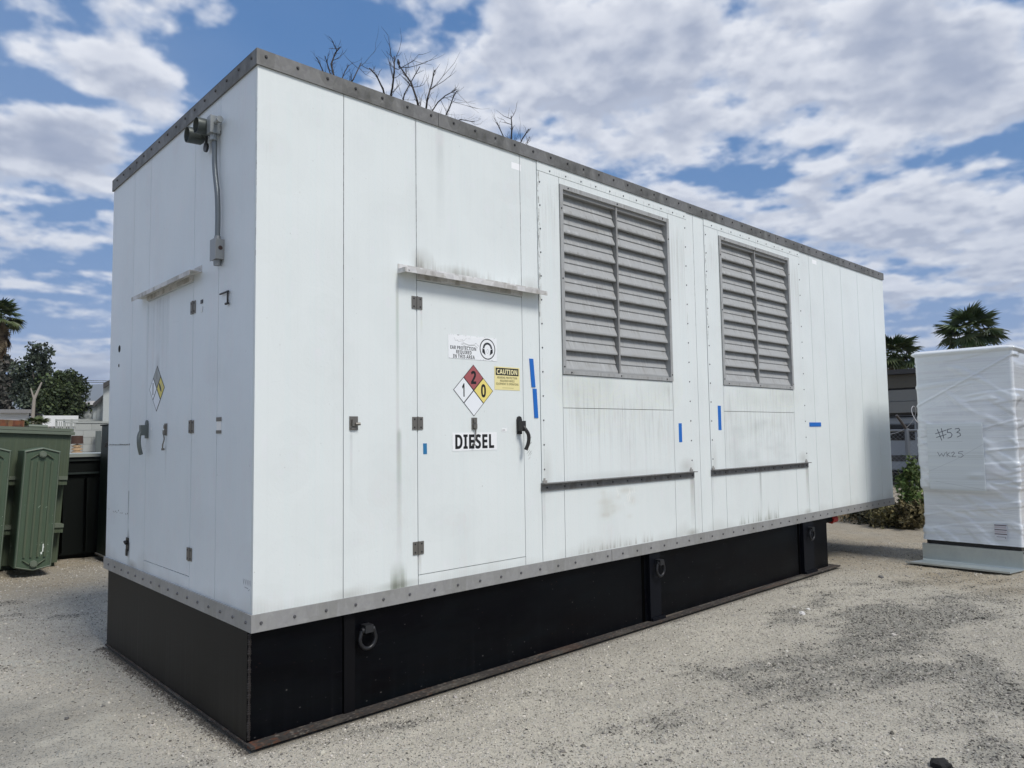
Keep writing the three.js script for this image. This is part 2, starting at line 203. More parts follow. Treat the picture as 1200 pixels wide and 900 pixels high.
{
  const axis = (a, b, step, far) => { const v = []; for (let i = a; i <= b + 1e-6; i += step) v.push(i); let s = step * 1.5, lo = a, hi = b; while (hi < far) { hi += s; lo -= s; v.push(hi); v.unshift(lo); s *= 1.28; } return v; };
  const xs = axis(-4.5, 11.0, 0.027, 9000), zs = axis(-8.6, 4.0, 0.027, 9000), nx = xs.length, nz = zs.length;
  const pos = new Float32Array(nx * nz * 3), uv = new Float32Array(nx * nz * 2), cl = new Float32Array(nx * nz * 3), idx = new Uint32Array((nx - 1) * (nz - 1) * 6);
  let k = 0;
  for (let j = 0; j < nz; j++) for (let i = 0; i < nx; i++) {
    const x = xs[i], z = zs[j], q = j * nx + i; pos[3 * q] = x; pos[3 * q + 1] = groundH(x, z); pos[3 * q + 2] = z;
    const rot = 0.4; uv[2 * q] = (x * Math.cos(rot) - z * Math.sin(rot)) / 2.6; uv[2 * q + 1] = (x * Math.sin(rot) + z * Math.cos(rot)) / 2.6;
    const t = groundTone(x, z), v = 0.82 + 0.34 * t.n + 0.34 * (t.n2 - 0.5) + 0.22 * (t.track - 0.5);
    let r = 0.94 * v, g = 0.915 * v, b = 0.865 * v;
    r = mix(r, 0.32, t.asp * 0.7); g = mix(g, 0.33, t.asp * 0.7); b = mix(b, 0.33, t.asp * 0.7);
    r = mix(r, 0.60 * v, t.brown * 0.8); g = mix(g, 0.51 * v, t.brown * 0.8); b = mix(b, 0.38 * v, t.brown * 0.8);
    r = mix(r, 0.74 * v, t.packed * 0.8); g = mix(g, 0.735 * v, t.packed * 0.8); b = mix(b, 0.71 * v, t.packed * 0.8);
    r = mix(r, 0.98, t.chalk * 0.7); g = mix(g, 0.97, t.chalk * 0.7); b = mix(b, 0.92, t.chalk * 0.7);
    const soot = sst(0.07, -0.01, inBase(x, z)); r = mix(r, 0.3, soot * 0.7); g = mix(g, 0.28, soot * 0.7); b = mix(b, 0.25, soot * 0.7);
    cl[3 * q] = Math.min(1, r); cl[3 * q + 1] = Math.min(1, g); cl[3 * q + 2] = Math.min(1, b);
    if (i < nx - 1 && j < nz - 1) { idx[k++] = q; idx[k++] = q + nx; idx[k++] = q + 1; idx[k++] = q + 1; idx[k++] = q + nx; idx[k++] = q + nx + 1; }
  }
  const g = new THREE.BufferGeometry(); g.setAttribute('position', new THREE.BufferAttribute(pos, 3)); g.setAttribute('uv', new THREE.BufferAttribute(uv, 2)); g.setAttribute('color', new THREE.BufferAttribute(cl, 3)); g.setIndex(new THREE.BufferAttribute(idx, 1)); g.computeVertexNormals();
  const S = 2048, gravel = (bump) => canvasTex(S, S, (c) => {
    const r = rng(91); c.fillStyle = bump ? 'rgb(90,90,90)' : 'rgb(184,181,172)'; c.fillRect(0, 0, S, S);
    const dot = (x, y, a, b, t) => { for (const ox of [0, -S, S]) for (const oy of [0, -S, S]) if (x + ox > -20 && x + ox < S + 20 && y + oy > -20 && y + oy < S + 20) { c.beginPath(); c.ellipse(x + ox, y + oy, a, b, t, 0, 7); c.fill(); } };
    for (let i = 0; i < 90000; i++) {
      const x = r() * S, y = r() * S, q = r(), size = 0.8 + 1.6 * r() + (q > 0.965 ? 5 * r() : q > 0.8 ? 2.2 * r() : 0), f = 0.55 + 0.45 * r(), t = r() * 3.2, tone = r(), hue = (r() - 0.5) * 12;
      const L = tone < 0.30 ? 84 + 60 * r() : tone > 0.78 ? 192 + 30 * r() : 150 + 48 * r();
      const h = 100 + 150 * Math.min(1, size / 6) * (0.6 + 0.4 * r());
      c.fillStyle = bump ? `rgb(${h | 0},${h | 0},${h | 0})` : `rgb(${(L + hue) | 0},${L | 0},${(L - hue * 0.8 - 5) | 0})`; dot(x, y, size, size * f, t);
    }
  }, !bump);
  const m = std(0.92, 0.91, 0.89, 0.96, 0, { map: gravel(false), bumpMap: gravel(true), bumpScale: 0.014, vertexColors: true });
  tag(obj('ground', g, m), 'pale crushed stone yard with dark asphalt grindings and brown dirt', null, null, 'structure');
}
// loose stones
function pebble(seed) { const r = rng(seed), g = clean(new THREE.IcosahedronGeometry(1, 0)), p = g.attributes.position, memo = {}; for (let i = 0; i < p.count; i++) { const k = [0, 1, 2].map((c) => p.getComponent(i, c).toFixed(2)).join(); memo[k] ??= 0.7 + 0.5 * r(); p.setXYZ(i, p.getX(i) * memo[k] * 1.1, p.getY(i) * memo[k] * 0.62, p.getZ(i) * memo[k] * 0.9); } g.computeVertexNormals(); return g; }
{
  const r = rng(404), mats = std(1, 1, 1, 0.95, 0), lists = [[], [], []], d = new THREE.Object3D(), c = new THREE.Color();
  let made = 0;
  while (made < 300000) {
    const t = r(), dist = 1.5 + 11 * Math.pow(t, 1.25), a = (-96 + 100 * r()) * Math.PI / 180, x = camera.position.x + dist * Math.cos(a), z = camera.position.z + dist * Math.sin(a);
    if (inBase(x, z) < 0.01) { made++; continue; }
    const g = groundTone(x, z); if (g.packed > 0.25 && r() < 0.96 * Math.min(1, g.packed * 1.4)) { made++; continue; } if (g.brown > 0.3 && r() < 0.5) { made++; continue; }
    if (g.asp < 0.2 && r() < 0.25) { made++; continue; }
    const size = 0.0022 + 0.0032 * r() + (r() > 0.92 ? 0.006 * r() : 0) + (r() > 0.994 ? 0.013 * r() : 0) + dist * 0.00025 + g.asp * 0.002 * r();
    d.position.set(x, groundH(x, z) + size * 0.15, z); d.rotation.set(r() * 0.6, r() * 6.3, r() * 0.6); d.scale.setScalar(size); d.updateMatrix();
    const q = r(); let L = q < 0.10 + 0.5 * g.asp ? 0.07 + 0.12 * r() : q > 0.86 ? 0.46 + 0.14 * r() : 0.26 + 0.20 * r(); L *= mix(1, 0.8, g.asp);
    c.setRGB(L * 1.03, L * (0.98 - 0.03 * r()), L * (0.88 - 0.1 * r())); lists[made % 3].push([d.matrix.clone(), c.clone()]); made++;
  }
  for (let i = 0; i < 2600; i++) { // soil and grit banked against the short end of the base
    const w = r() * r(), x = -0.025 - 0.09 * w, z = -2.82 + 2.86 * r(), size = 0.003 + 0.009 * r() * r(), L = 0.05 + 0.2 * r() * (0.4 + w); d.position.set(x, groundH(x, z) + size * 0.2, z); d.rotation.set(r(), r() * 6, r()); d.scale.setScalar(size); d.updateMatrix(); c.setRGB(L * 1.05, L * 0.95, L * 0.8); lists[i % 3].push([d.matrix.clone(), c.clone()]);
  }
  const all = new THREE.Group(); all.name = 'gravel'; scene.add(all); tag(all, 'loose grey and pale gravel scattered over the yard', 'gravel', null, 'stuff');
  lists.forEach((l, i) => { const im = new THREE.InstancedMesh(pebble(60 + i), mats, l.length); l.forEach(([m, k], j) => { im.setMatrixAt(j, m); im.setColorAt(j, k); }); im.name = 'pebbles'; im.castShadow = im.receiveShadow = true; all.add(im); tag(im, null, null, null, 'stuff'); });
}
function stone(x, z, s, L, label, cat, seed, group) { const o = obj(cat === 'clod' ? 'asphalt_clod' : 'stone', clean(new THREE.IcosahedronGeometry(1, 1)), std(L, L * 0.98, L * 0.94, 0.95)); const p = o.geometry.attributes.position; for (let i = 0; i < p.count; i++) { const k = 0.75 + 0.5 * hsh(Math.round(p.getX(i) * 50 + seed * 7), Math.round((p.getY(i) * 3 + p.getZ(i)) * 50)); p.setXYZ(i, p.getX(i) * k, p.getY(i) * k * 0.65, p.getZ(i) * k); } o.geometry.computeVertexNormals(); o.scale.setScalar(s); o.position.set(x, groundH(x, z) + s * 0.25, z); o.rotation.y = seed; return tag(o, label, cat, group); }
stone(4.93, 0.76, 0.026, 0.62, 'larger of two white stones in front of the steel base', 'stone', 1);
stone(5.14, 0.72, 0.019, 0.6, 'smaller of two white stones in front of the steel base', 'stone', 2);
stone(2.385, 2.69, 0.05, 0.015, 'black asphalt clod at the bottom edge, right of centre', 'clod', 3);
stone(-0.62, -1.25, 0.013, 0.1, 'dark clod on the smooth packed soil left of the generator, nearer of two', 'clod', 4);
stone(-0.4, -1.32, 0.011, 0.12, 'dark clod on the smooth packed soil left of the generator, beside another', 'clod', 5);
stone(7.2, 0.62, 0.028, 0.15, 'dark stone between the generator base and the wrapped cabinet', 'stone', 6);

// ---------- the generator ----------
const gen = thing('generator_enclosure', 'large white panelled diesel generator enclosure on a black steel base tank', 'generator');
const L = 9.43, D = 2.932, YB = 0.62, YT = 3.865, YR = 3.962, GAP = 0.0023;
// inner shell, dark, seen only through joints and louvres
obj('inner_shell', [bx(0.03, L - 0.03, YB + 0.03, 3.92, -D + 0.03, -0.13)], sealant, gen);
const frontPanel = (x0, x1, y0, y1, z = 0, name = 'wall_panel', parent = gen) => obj(name, bx(x0 + GAP, x1 - GAP, y0 + GAP, y1 - GAP, z - 0.022, z), wallMat[(x0 + x1) / 2 < 4.7 ? 0 : 1], parent);
const LOW = 0.66, TOP = 3.93;
for (const [a, b] of [[0, 0.565], [0.565, 1.122], [2.107, 2.29], [4.38, 4.50], [4.50, 4.69], [6.80, 7.05], [7.05, 7.43], [7.43, 7.97], [7.97, 8.505], [8.505, 9.04], [9.04, L]]) frontPanel(a - (a === 0 ? GAP : 0), b, LOW, TOP);
frontPanel(1.122, 2.107, 2.745, TOP); frontPanel(1.122, 2.107, LOW, 0.778);
const rivet = (x, y, z, r = 0.0075, h = 0.005) => { const g = new THREE.CylinderGeometry(r * 0.7, r, h, 6).rotateX(Math.PI / 2).translate(x, y, z + h / 2); return g; };
const rivetSide = (x, y, z, r = 0.0075, h = 0.005) => new THREE.CylinderGeometry(r * 0.7, r, h, 6).rotateZ(Math.PI / 2).translate(x - h / 2, y, z);
function louvreBay(x0, x1, a, b) {
  const P = 0.004;
  frontPanel(x0, a, 1.31, 3.79, P, 'bay_panel'); frontPanel(b, x1, 1.31, 3.79, P, 'bay_panel'); frontPanel(x0, x1, 3.79, TOP, P, 'bay_panel'); frontPanel(a, b, 3.735, 3.79, P, 'bay_panel');
  frontPanel(a, b, 1.90, 2.17, P, 'bay_panel'); frontPanel(a, b, 1.31, 1.90, P, 'bay_panel');
  frontPanel(x0, a, LOW, 1.31); frontPanel(a, b, LOW, 1.31); frontPanel(b, x1, LOW, 1.31);
  const rv = []; for (let y = 1.42; y < 3.78; y += 0.19) { rv.push(rivet(x0 + 0.03, y, P), rivet(x1 - 0.03, y, P)); } for (let x = x0 + 0.15; x < x1; x += 0.19) rv.push(rivet(x, 3.815, P));
  tag(obj('rivets', rv, boltGrey, gen), null, null, null, 'stuff');
  // louvre: frame, mullion, blades
  const lv = new THREE.Group(); lv.name = 'louvre'; gen.add(lv);
  const y0 = 2.172, y1 = 3.733, zf = 0.016, w = 0.036, mx = (a + b) / 2 - 0.02;
  obj('frame', [bx(a, a + w, y0, y1, -0.10, zf), bx(b - w, b, y0, y1, -0.10, zf), bx(a + w, b - w, y1 - w, y1, -0.10, zf - 0.001), bx(a + w, b - w, y0, y0 + w, -0.10, zf - 0.001)], louvreMat, lv);
  obj('mullion', bx(mx - 0.010, mx + 0.010, y0 + w, y1 - w, -0.09, 0.004), frameMat, lv);
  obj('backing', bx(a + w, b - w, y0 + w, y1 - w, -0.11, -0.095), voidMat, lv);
  obj('head_trim', bx(a + w, b - w, y1 - w - 0.03, y1 - w, -0.05, -0.004), frameMat, lv);
  const n = 9, h = (y1 - y0 - 2 * w - 0.03) / n, prof = [[-0.060, h * 1.05], [-0.055, h * 1.05], [-0.028, h * 0.525], [-0.028, h * 0.50], [-0.036, h * 0.50], [-0.004, h * 0.06], [-0.004, -0.002], [-0.028, -0.006], [-0.028, -0.001], [-0.012, 0.004], [-0.012, h * 0.06], [-0.044, h * 0.49], [-0.044, h * 0.525]];
  for (const [xa, xb] of [[a + w, mx - 0.014], [mx + 0.014, b - w]]) {
    // profile lies in (z, y); extruded along x
    const g = extr(prof, xb - xa - 0.002); g.rotateY(Math.PI / 2); const p = g.attributes.position; for (let i = 0; i < p.count; i++) p.setZ(i, -p.getZ(i)); // rotateY maps x -> -z
    const idx = g.index; const ng = clean(g); const q = ng.attributes.position; for (let i = 0; i < q.count; i += 3) { const t = [q.getX(i), q.getY(i), q.getZ(i)]; q.setXYZ(i, q.getX(i + 1), q.getY(i + 1), q.getZ(i + 1)); q.setXYZ(i + 1, ...t); } ng.computeVertexNormals();
    for (let i = 0; i < n; i++) {
      const bg = ng.clone(); bg.translate(xa + 0.001, y0 + w + i * h + 0.006, -0.004);
      wuv(bg); const uvA = bg.attributes.uv; for (let k = 0; k < uvA.count; k++) uvA.setXY(k, uvA.getX(k) - a, uvA.getY(k) - y0 - w);
      obj('slat', bg, louvreMat, lv);
    }
  }
  const fb = []; for (const y of [y0 + 0.06, (y0 + y1) / 2, y1 - 0.2]) fb.push(rivet(a + 0.016, y, zf), rivet(b - 0.016, y, zf)); for (const x of [a + 0.1, mx, b - 0.1]) fb.push(rivet(x, y0 + 0.016, zf), rivet(x, y1 - 0.018, zf));
  tag(obj('screws', fb, boltDark, lv), null, null, null, 'stuff');
  // support angle under the bay
  const bar = obj('support_angle', [bx(x0 - 0.01, x1 - 0.005, 1.252, 1.315, 0.002, 0.010), bx(x0 - 0.01, x1 - 0.005, 1.307, 1.314, 0.010, 0.05)], barMat, gen);
  const br = []; for (let x = x0 + 0.05; x < x1; x += 0.2) br.push(rivet(x, 1.278, 0.010, 0.009)); tag(obj('rivets', br, boltDark, bar), null, null, null, 'stuff');
  for (const s of [x0 + 0.005, x1 - 0.075]) obj('bracket', [bx(s, s + 0.045, 1.3145, 1.335, 0.006, 0.012), bx(s + 0.012, s + 0.028, 1.335, 1.352, 0.006, 0.010)], std(0.34, 0.33, 0.31, 0.5, 0.2), bar);
}
louvreBay(2.29, 4.38, 2.545, 4.065); louvreBay(4.69, 6.80, 4.96, 6.50);
// short wall (facing -x)
const sidePanel = (z0, z1, y0, y1, name = 'wall_panel', parent = gen) => obj(name, bx(0, 0.022, y0 + GAP, y1 - GAP, z1 + GAP, z0 - GAP), sideMat, parent);
sidePanel(-0.0225, -0.545, LOW, TOP); sidePanel(-0.545, -0.975, LOW, TOP); sidePanel(-1.915, -2.32, LOW, TOP); sidePanel(-2.32, -D, 1.655, TOP); sidePanel(-2.32, -D, LOW, 1.655); sidePanel(-0.975, -1.915, 2.745, TOP); sidePanel(-0.975, -1.915, LOW, 0.80);
for (let i = 0; i < 9; i++) obj('wall_panel', bx(i * L / 9 + GAP, (i + 1) * L / 9 - GAP, LOW, TOP, -D, -D + 0.022), plainWhite, gen);
for (let i = 0; i < 4; i++) obj('wall_panel', bx(L - 0.022, L, LOW, TOP, -0.0225 - (i + 1) * 0.727 + GAP, -0.0225 - i * 0.727 - GAP), plainWhite, gen);
obj('roof', [bx(0.005, L - 0.005, 3.932, 3.955, -D + 0.005, -0.005)], plainWhite, gen);
obj('roof_bracket', [extr([[0, 0], [0.34, 0], [0.30, 0.035], [0.05, 0.05]], 0.12).translate(2.62, 3.956, -0.2)], trimTop, gen);
obj('roof_bracket', [extr([[0, 0], [0.2, 0], [0.15, 0.03], [0.04, 0.03]], 0.1).translate(3.55, 3.956, -0.16)], trimTop, gen);
obj('roof_bracket', [bx(5.2, 5.36, 3.956, 3.982, -0.15, -0.06)], trimTop, gen); obj('roof_bracket', [bx(1.42, 1.62, 3.956, 3.975, -0.15, -0.06)], trimTop, gen);
// floor of the overhang
obj('floor_pan', bx(0.02, L - 0.02, YB + 0.005, YB + 0.03, -D + 0.02, -0.02), std(0.06, 0.06, 0.06, 0.8), gen);
// edge trims with rivets
function trim(name, y0, y1, m, rm, yr, flangeTop) {
  const cuts = flangeTop ? [-0.012, 1.31, 3.75, 6.2, L + 0.012] : [-0.012, 3.1, 6.4, L + 0.012];
  for (let i = 0; i + 1 < cuts.length; i++) {
    const a = cuts[i] + (i ? 0.001 : 0), b = cuts[i + 1] - 0.001, lip = flangeTop ? bx(a, b, y1 - 0.004, y1, -0.10, 0) : bx(a, b, y0, y0 + 0.004, -0.06, 0);
    const t = obj(name, [bx(a, b, y0, y1, 0.001 + (i % 2) * 0.001, 0.012 + (i % 2) * 0.002), lip], m, gen), rv = []; for (let x = 0.045; x < L; x += 0.2) if (x > a && x < b) rv.push(rivet(x, yr, 0.012 + (i % 2) * 0.002, 0.0105, 0.007)); tag(obj('rivets', rv, rm, t), null, null, null, 'stuff');
  }
  const t = obj(name, [bx(-0.0118, -0.001, y0 + 0.0006, y1 - 0.0006, -D - 0.012, 0.0004), flangeTop ? bx(-0.0118, 0.1, y1 - 0.0045, y1 - 0.0006, -D - 0.012, -0.101) : bx(-0.011, 0.06, y0 + 0.0008, y0 + 0.0045, -D - 0.012, -0.061)], m, gen), rv = []; for (let z = -0.06; z > -D; z -= 0.182) rv.push(rivetSide(-0.0118, yr, z, 0.0105, 0.007)); tag(obj('rivets', rv, rm, t), null, null, null, 'stuff');
  obj(name, bx(L + 0.001, L + 0.012, y0 + 0.001, y1 - 0.001, -D - 0.011, 0.0), m, gen); obj(name, bx(-0.011, L + 0.011, y0 + 0.001, y1 - 0.001, -D - 0.012, -D - 0.001), m, gen);
}
trim('roof_trim', YT, YR, trimTop, boltDark, 3.925, true); trim('base_trim', YB, 0.717, trimLow, boltGrey, 0.668, false);

// hardware
function hinge(x, y, parent, onSide) { // two leaves and a knuckle
  const g = [bx(-0.043, -0.004, -0.042, 0.042, 0.001, 0.006), bx(0.004, 0.043, -0.042, 0.042, 0.001, 0.006), cyl([0, -0.044, 0.007], [0, 0.044, 0.007], 0.006, 0.006, 8)], s = [];
  for (const sx of [-0.026, 0.026]) for (const sy of [-0.027, 0.027]) s.push(rivet(sx, sy, 0.006, 0.007, 0.003));
  const h = obj('hinge', g, steel, parent); const q = obj('screws', s, boltDark, h); tag(q, null, null, null, 'stuff');
  if (onSide) { h.rotation.y = -Math.PI / 2; h.position.set(0, y, x); } else h.position.set(x, y, 0); return h;
}
function lever(parent, x, y, m, onSide) { // escutcheon and drooping lever
  const g = extr([[-0.021, -0.075], [0.021, -0.075], [0.023, 0.03], [0.016, 0.05], [0, 0.057], [-0.016, 0.05], [-0.023, 0.03]], 0.012, 0.002), hub = bx(-0.020, 0.024, -0.055, 0.022, 0.014, 0.054);
  const arm = tube([[0.005, -0.02, 0.045], [0.018, -0.05, 0.062], [0.034, -0.085, 0.07], [0.035, -0.14, 0.066], [0.022, -0.195, 0.050]], 0.0145, 10, 20);
  const grp = new THREE.Group(); grp.name = 'handle'; parent.add(grp); obj('handle_plate', [g, hub], m, grp); obj('lever', arm, m, grp);
  if (onSide) { grp.rotation.y = -Math.PI / 2; grp.position.set(0, y, x); } else grp.position.set(x, y, 0); return grp;
}
function hasp(parent, x, y, onSide, len) {
  const g = [bx(-0.024, 0.024, -0.042, 0.042, 0.001, 0.007), bx(-0.015, 0.015, -0.034, -0.005, 0.007, 0.02), bx(-0.012, 0.012, 0.006, 0.03, 0.007, 0.016)], strap = [tube([[0, -0.03, 0.018], [0.004, -0.07, 0.014], [-0.006, -0.11, 0.02], [-0.016, -len, 0.016]], 0.0045, 6, 14), cyl([-0.016, -len, 0.006], [-0.016, -len, 0.024], 0.008, 0.008, 8)];
  const h = obj('hasp', g, steel, parent); obj('hasp_pin', strap, steel, h);
  if (onSide) { h.rotation.y = -Math.PI / 2; h.position.set(0, y, x); } else h.position.set(x, y, 0); return h;
}
// printed signs: a flat plate whose print is the texture
function sign(name, w, h, px, draw, parent, x, y, onSide, label) {
  const t = canvasTex(px, Math.round(px * h / w), draw), g = new THREE.BoxGeometry(w, h, 0.0016); const m = obj(name, g, std(1, 1, 1, 0.45, 0, { map: t }), parent);
  if (onSide) { m.rotation.y = -Math.PI / 2; m.position.set(-0.0012, y, x); } else m.position.set(x, y, 0.0012); if (label) m.userData.label = label; return m;
}
function diamondSign(parent, x, y, r, draw, onSide, label) {
  const s = new THREE.Shape([[0, -r], [r, 0], [0, r], [-r, 0]].map((p) => new THREE.Vector2(...p))), g = new THREE.ExtrudeGeometry(s, { depth: 0.0016, bevelEnabled: false }), p = g.attributes.position, uv = g.attributes.uv; for (let i = 0; i < p.count; i++) uv.setXY(i, p.getX(i) / (2 * r) + 0.5, p.getY(i) / (2 * r) + 0.5);
  const m = obj('hazard_diamond', g, std(1, 1, 1, 0.45, 0, { map: canvasTex(512, 512, draw) }), parent); if (onSide) { m.rotation.y = -Math.PI / 2; m.position.set(-0.0004, y, x); } else m.position.set(x, y, 0.0004); m.userData.label = label; return m;
}
const quad = (c, pts, f) => { c.fillStyle = f; c.beginPath(); pts.forEach((p, i) => (i ? c.lineTo(...p) : c.moveTo(...p))); c.closePath(); c.fill(); };
const fitText = (c, s, x, y, w, h, weight = 'bold') => { c.save(); c.font = weight.trim() + ' 100px sans-serif'; const m = c.measureText(s).width; c.translate(x, y); c.scale(w / m, h / 73); c.textAlign = 'center'; c.textBaseline = 'alphabetic'; c.fillText(s, 0, 36); if (weight === 'bold') { c.lineWidth = 2.5; c.strokeStyle = c.fillStyle; c.strokeText(s, 0, 36); } c.restore(); };

const door = frontPanel(1.122, 2.107, 0.778, 2.745, 0, 'access_door');
const DOORX = 1.122;
for (const y of [2.59, 1.777, 0.955]) hinge(1.122, y, door);
lever(door, 2.055, 1.772, std(0.045, 0.044, 0.042, 0.35, 0.5));
sign('ear_protection_sign', 0.455, 0.17, 768, (c, w, h) => {
  const r = rng(8); c.fillStyle = '#eceff0'; c.fillRect(0, 0, w, h); c.fillStyle = '#16181a';
  fitText(c, 'EAR PROTECTION', w * 0.30, h * 0.545, w * 0.53, h * 0.15, ' bold'); fitText(c, 'REQUIRED', w * 0.31, h * 0.72, w * 0.32, h * 0.15, ' bold'); fitText(c, 'IN THIS AREA', w * 0.31, h * 0.90, w * 0.44, h * 0.15, ' bold');
  const cx = w * 0.80, cy = h * 0.50; c.lineWidth = h * 0.045; c.strokeStyle = '#16181a'; c.beginPath(); c.ellipse(cx, cy, h * 0.42, h * 0.43, 0, 0, 7); c.stroke();
  c.lineWidth = h * 0.09; c.strokeStyle = '#2a2d30'; c.beginPath(); c.arc(cx, cy - h * 0.02, h * 0.22, Math.PI * 1.0, Math.PI * 2); c.stroke();
  quad(c, [[cx - h * 0.29, cy - h * 0.02], [cx - h * 0.17, cy + h * 0.02], [cx - h * 0.12, cy + h * 0.27], [cx - h * 0.30, cy + h * 0.15]], '#1c1e20'); quad(c, [[cx + h * 0.29, cy - h * 0.02], [cx + h * 0.17, cy + h * 0.02], [cx + h * 0.12, cy + h * 0.27], [cx + h * 0.30, cy + h * 0.15]], '#1c1e20');
  c.strokeStyle = 'rgba(60,60,60,0.5)'; c.lineWidth = 2; for (let i = 0; i < 3; i++) { c.beginPath(); c.ellipse(cx, cy + h * 0.1, h * 0.05, h * 0.09, 0, 0, 7); c.stroke(); }
  for (let i = 0; i < 9; i++) { c.strokeStyle = `rgba(${i % 2 ? '110,112,110' : '250,250,250'},0.9)`; c.lineWidth = 2 + 2.5 * r(); c.beginPath(); let x = w * r() * 0.3, y = h * (0.08 + 0.5 * r()); c.moveTo(x, y); for (let k = 0; k < 4; k++) { x += w * 0.18 * r(); y += h * (r() - 0.45) * 0.22; c.lineTo(x, y); } c.stroke(); }
  for (let i = 0; i < 16; i++) { c.fillStyle = 'rgba(70,70,66,0.9)'; c.fillRect(w * r(), h * 0.02 * r(), w * 0.03 * r(), 3); c.fillRect(w * r(), h * (0.98 - 0.01 * r()), w * 0.03 * r(), 3); }
}, door, 1.614, 2.318);
const nfpa = (c, n) => {
  quad(c, [[0, 256], [256, 0], [512, 256], [256, 512]], '#101214'); const e = n.edge || 7, half = (cx, cy, f) => quad(c, [[cx - 128 + e, cy], [cx, cy - 128 + e], [cx + 128 - e, cy], [cx, cy + 128 - e]], f);
  half(256, 128, n.top); half(128, 256, n.left); half(384, 256, n.right); half(256, 384, n.low); c.fillStyle = '#141516'; n.marks(c);
};
diamondSign(door, 1.614, 2.012, 0.185, (c) => nfpa(c, { top: '#a2595a', left: '#e8ecee', right: '#e8d77c', low: '#e9edf0', marks: (q) => { fitText(q, '2', 256, 128, 74, 128, 'bold'); fitText(q, '1', 128, 256, 44, 128, 'bold'); fitText(q, '0', 384, 256, 70, 128, 'bold'); } }), false, 'red, white and yellow hazard diamond reading 2, 1 and 0');
sign('caution_sign', 0.255, 0.172, 640, (c, w, h) => {
  c.fillStyle = '#e8dda0'; c.fillRect(0, 0, w, h); c.fillStyle = '#141414'; c.fillRect(w * 0.045, h * 0.05, w * 0.91, h * 0.32); c.fillStyle = '#e8dfae'; fitText(c, 'CAUTION', w / 2, h * 0.21, w * 0.84, h * 0.21);
  c.fillStyle = '#5a5230'; fitText(c, 'HEARING PROTECTION', w / 2, h * 0.47, w * 0.80, h * 0.09, ' bold'); fitText(c, 'REQUIRED WHILE', w / 2, h * 0.605, w * 0.58, h * 0.09, ' bold'); fitText(c, 'EQUIPMENT IS OPERATING', w / 2, h * 0.74, w * 0.9, h * 0.09, ' bold'); c.fillStyle = 'rgba(90,82,48,0.45)'; c.fillRect(w * 0.3, h * 0.9, w * 0.45, h * 0.02);
}, door, 1.943, 2.11);
sign('diesel_sign', 0.415, 0.128, 768, (c, w, h) => { c.fillStyle = '#eef0f0'; c.fillRect(0, 0, w, h); c.fillStyle = '#111213'; fitText(c, 'DIESEL', w * 0.49, h * 0.5, w * 0.90, h * 0.78); }, door, 1.623, 1.648);
hasp(door, 1.615, 1.775, false, 0.15);
const tapeMat = std(0.006, 0.135, 0.50, 0.6), tapePale = std(0.02, 0.17, 0.36, 0.6);
const tape = (x0, x1, y0, y1, parent = gen, lean = 0, m = tapeMat) => { const g = bx(x0, x1, y0, y1, 0.0006, 0.0016 + (parent === gen ? 0.0036 : 0)); const p = g.attributes.position; for (let i = 0; i < p.count; i++) p.setX(i, p.getX(i) + lean * (p.getY(i) - y0)); return obj('blue_tape', g, m, parent); };
tape(1.168, 1.199, 1.57, 1.642, door, -0.02, tapePale);
tape(2.196, 2.237, 2.055, 2.275, gen, -0.09); tape(2.221, 2.262, 1.818, 2.044, gen, -0.06); tape(4.143, 4.195, 1.597, 1.777); tape(4.842, 4.900, 1.707, 1.955); tape(6.88, 7.19, 1.737, 1.787);
sign('paper_scrap', 0.05, 0.022, 32, (c, w, h) => { c.fillStyle = '#f2f3f2'; c.fillRect(0, 0, w, h); c.fillStyle = '#777'; c.fillRect(3, h * 0.4, w * 0.6, 3); }, door, 1.905, 1.727);
obj('latch', [bx(0.606, 0.664, 1.735, 1.82, 0.001, 0.007), bx(0.618, 0.652, 1.76, 1.80, 0.007, 0.02), cyl([0.64, 1.772, 0.02], [0.668, 1.772, 0.03], 0.011, 0.009, 8), bx(0.614, 0.65, 1.738, 1.75, 0.007, 0.013)], steel, gen);
// rain ledges
obj('rain_ledge', [bx(0.969, 2.30, 2.795, 2.80, 0, 0.085), bx(0.969, 2.30, 2.768, 2.80, 0.0852, 0.090), bx(0.969, 2.30, 2.7995, 2.835, 0.0005, 0.004), bx(0.9685, 0.972, 2.769, 2.7945, 0.001, 0.085), bx(1.12, 2.10, 2.752, 2.794, 0.001, 0.018), rivet(1.0, 2.784, 0.090, 0.008)], ledgeMat, gen);
obj('rain_ledge', [bx(-0.075, 0, 2.785, 2.79, -2.07, -0.83), bx(-0.08, -0.0752, 2.760, 2.79, -2.07, -0.83), bx(-0.004, -0.0005, 2.7895, 2.83, -2.07, -0.83), bx(-0.014, -0.001, 2.75, 2.784, -1.92, -0.97), rivetSide(-0.004, 2.815, -0.86, 0.009)], ledgeMat, gen);
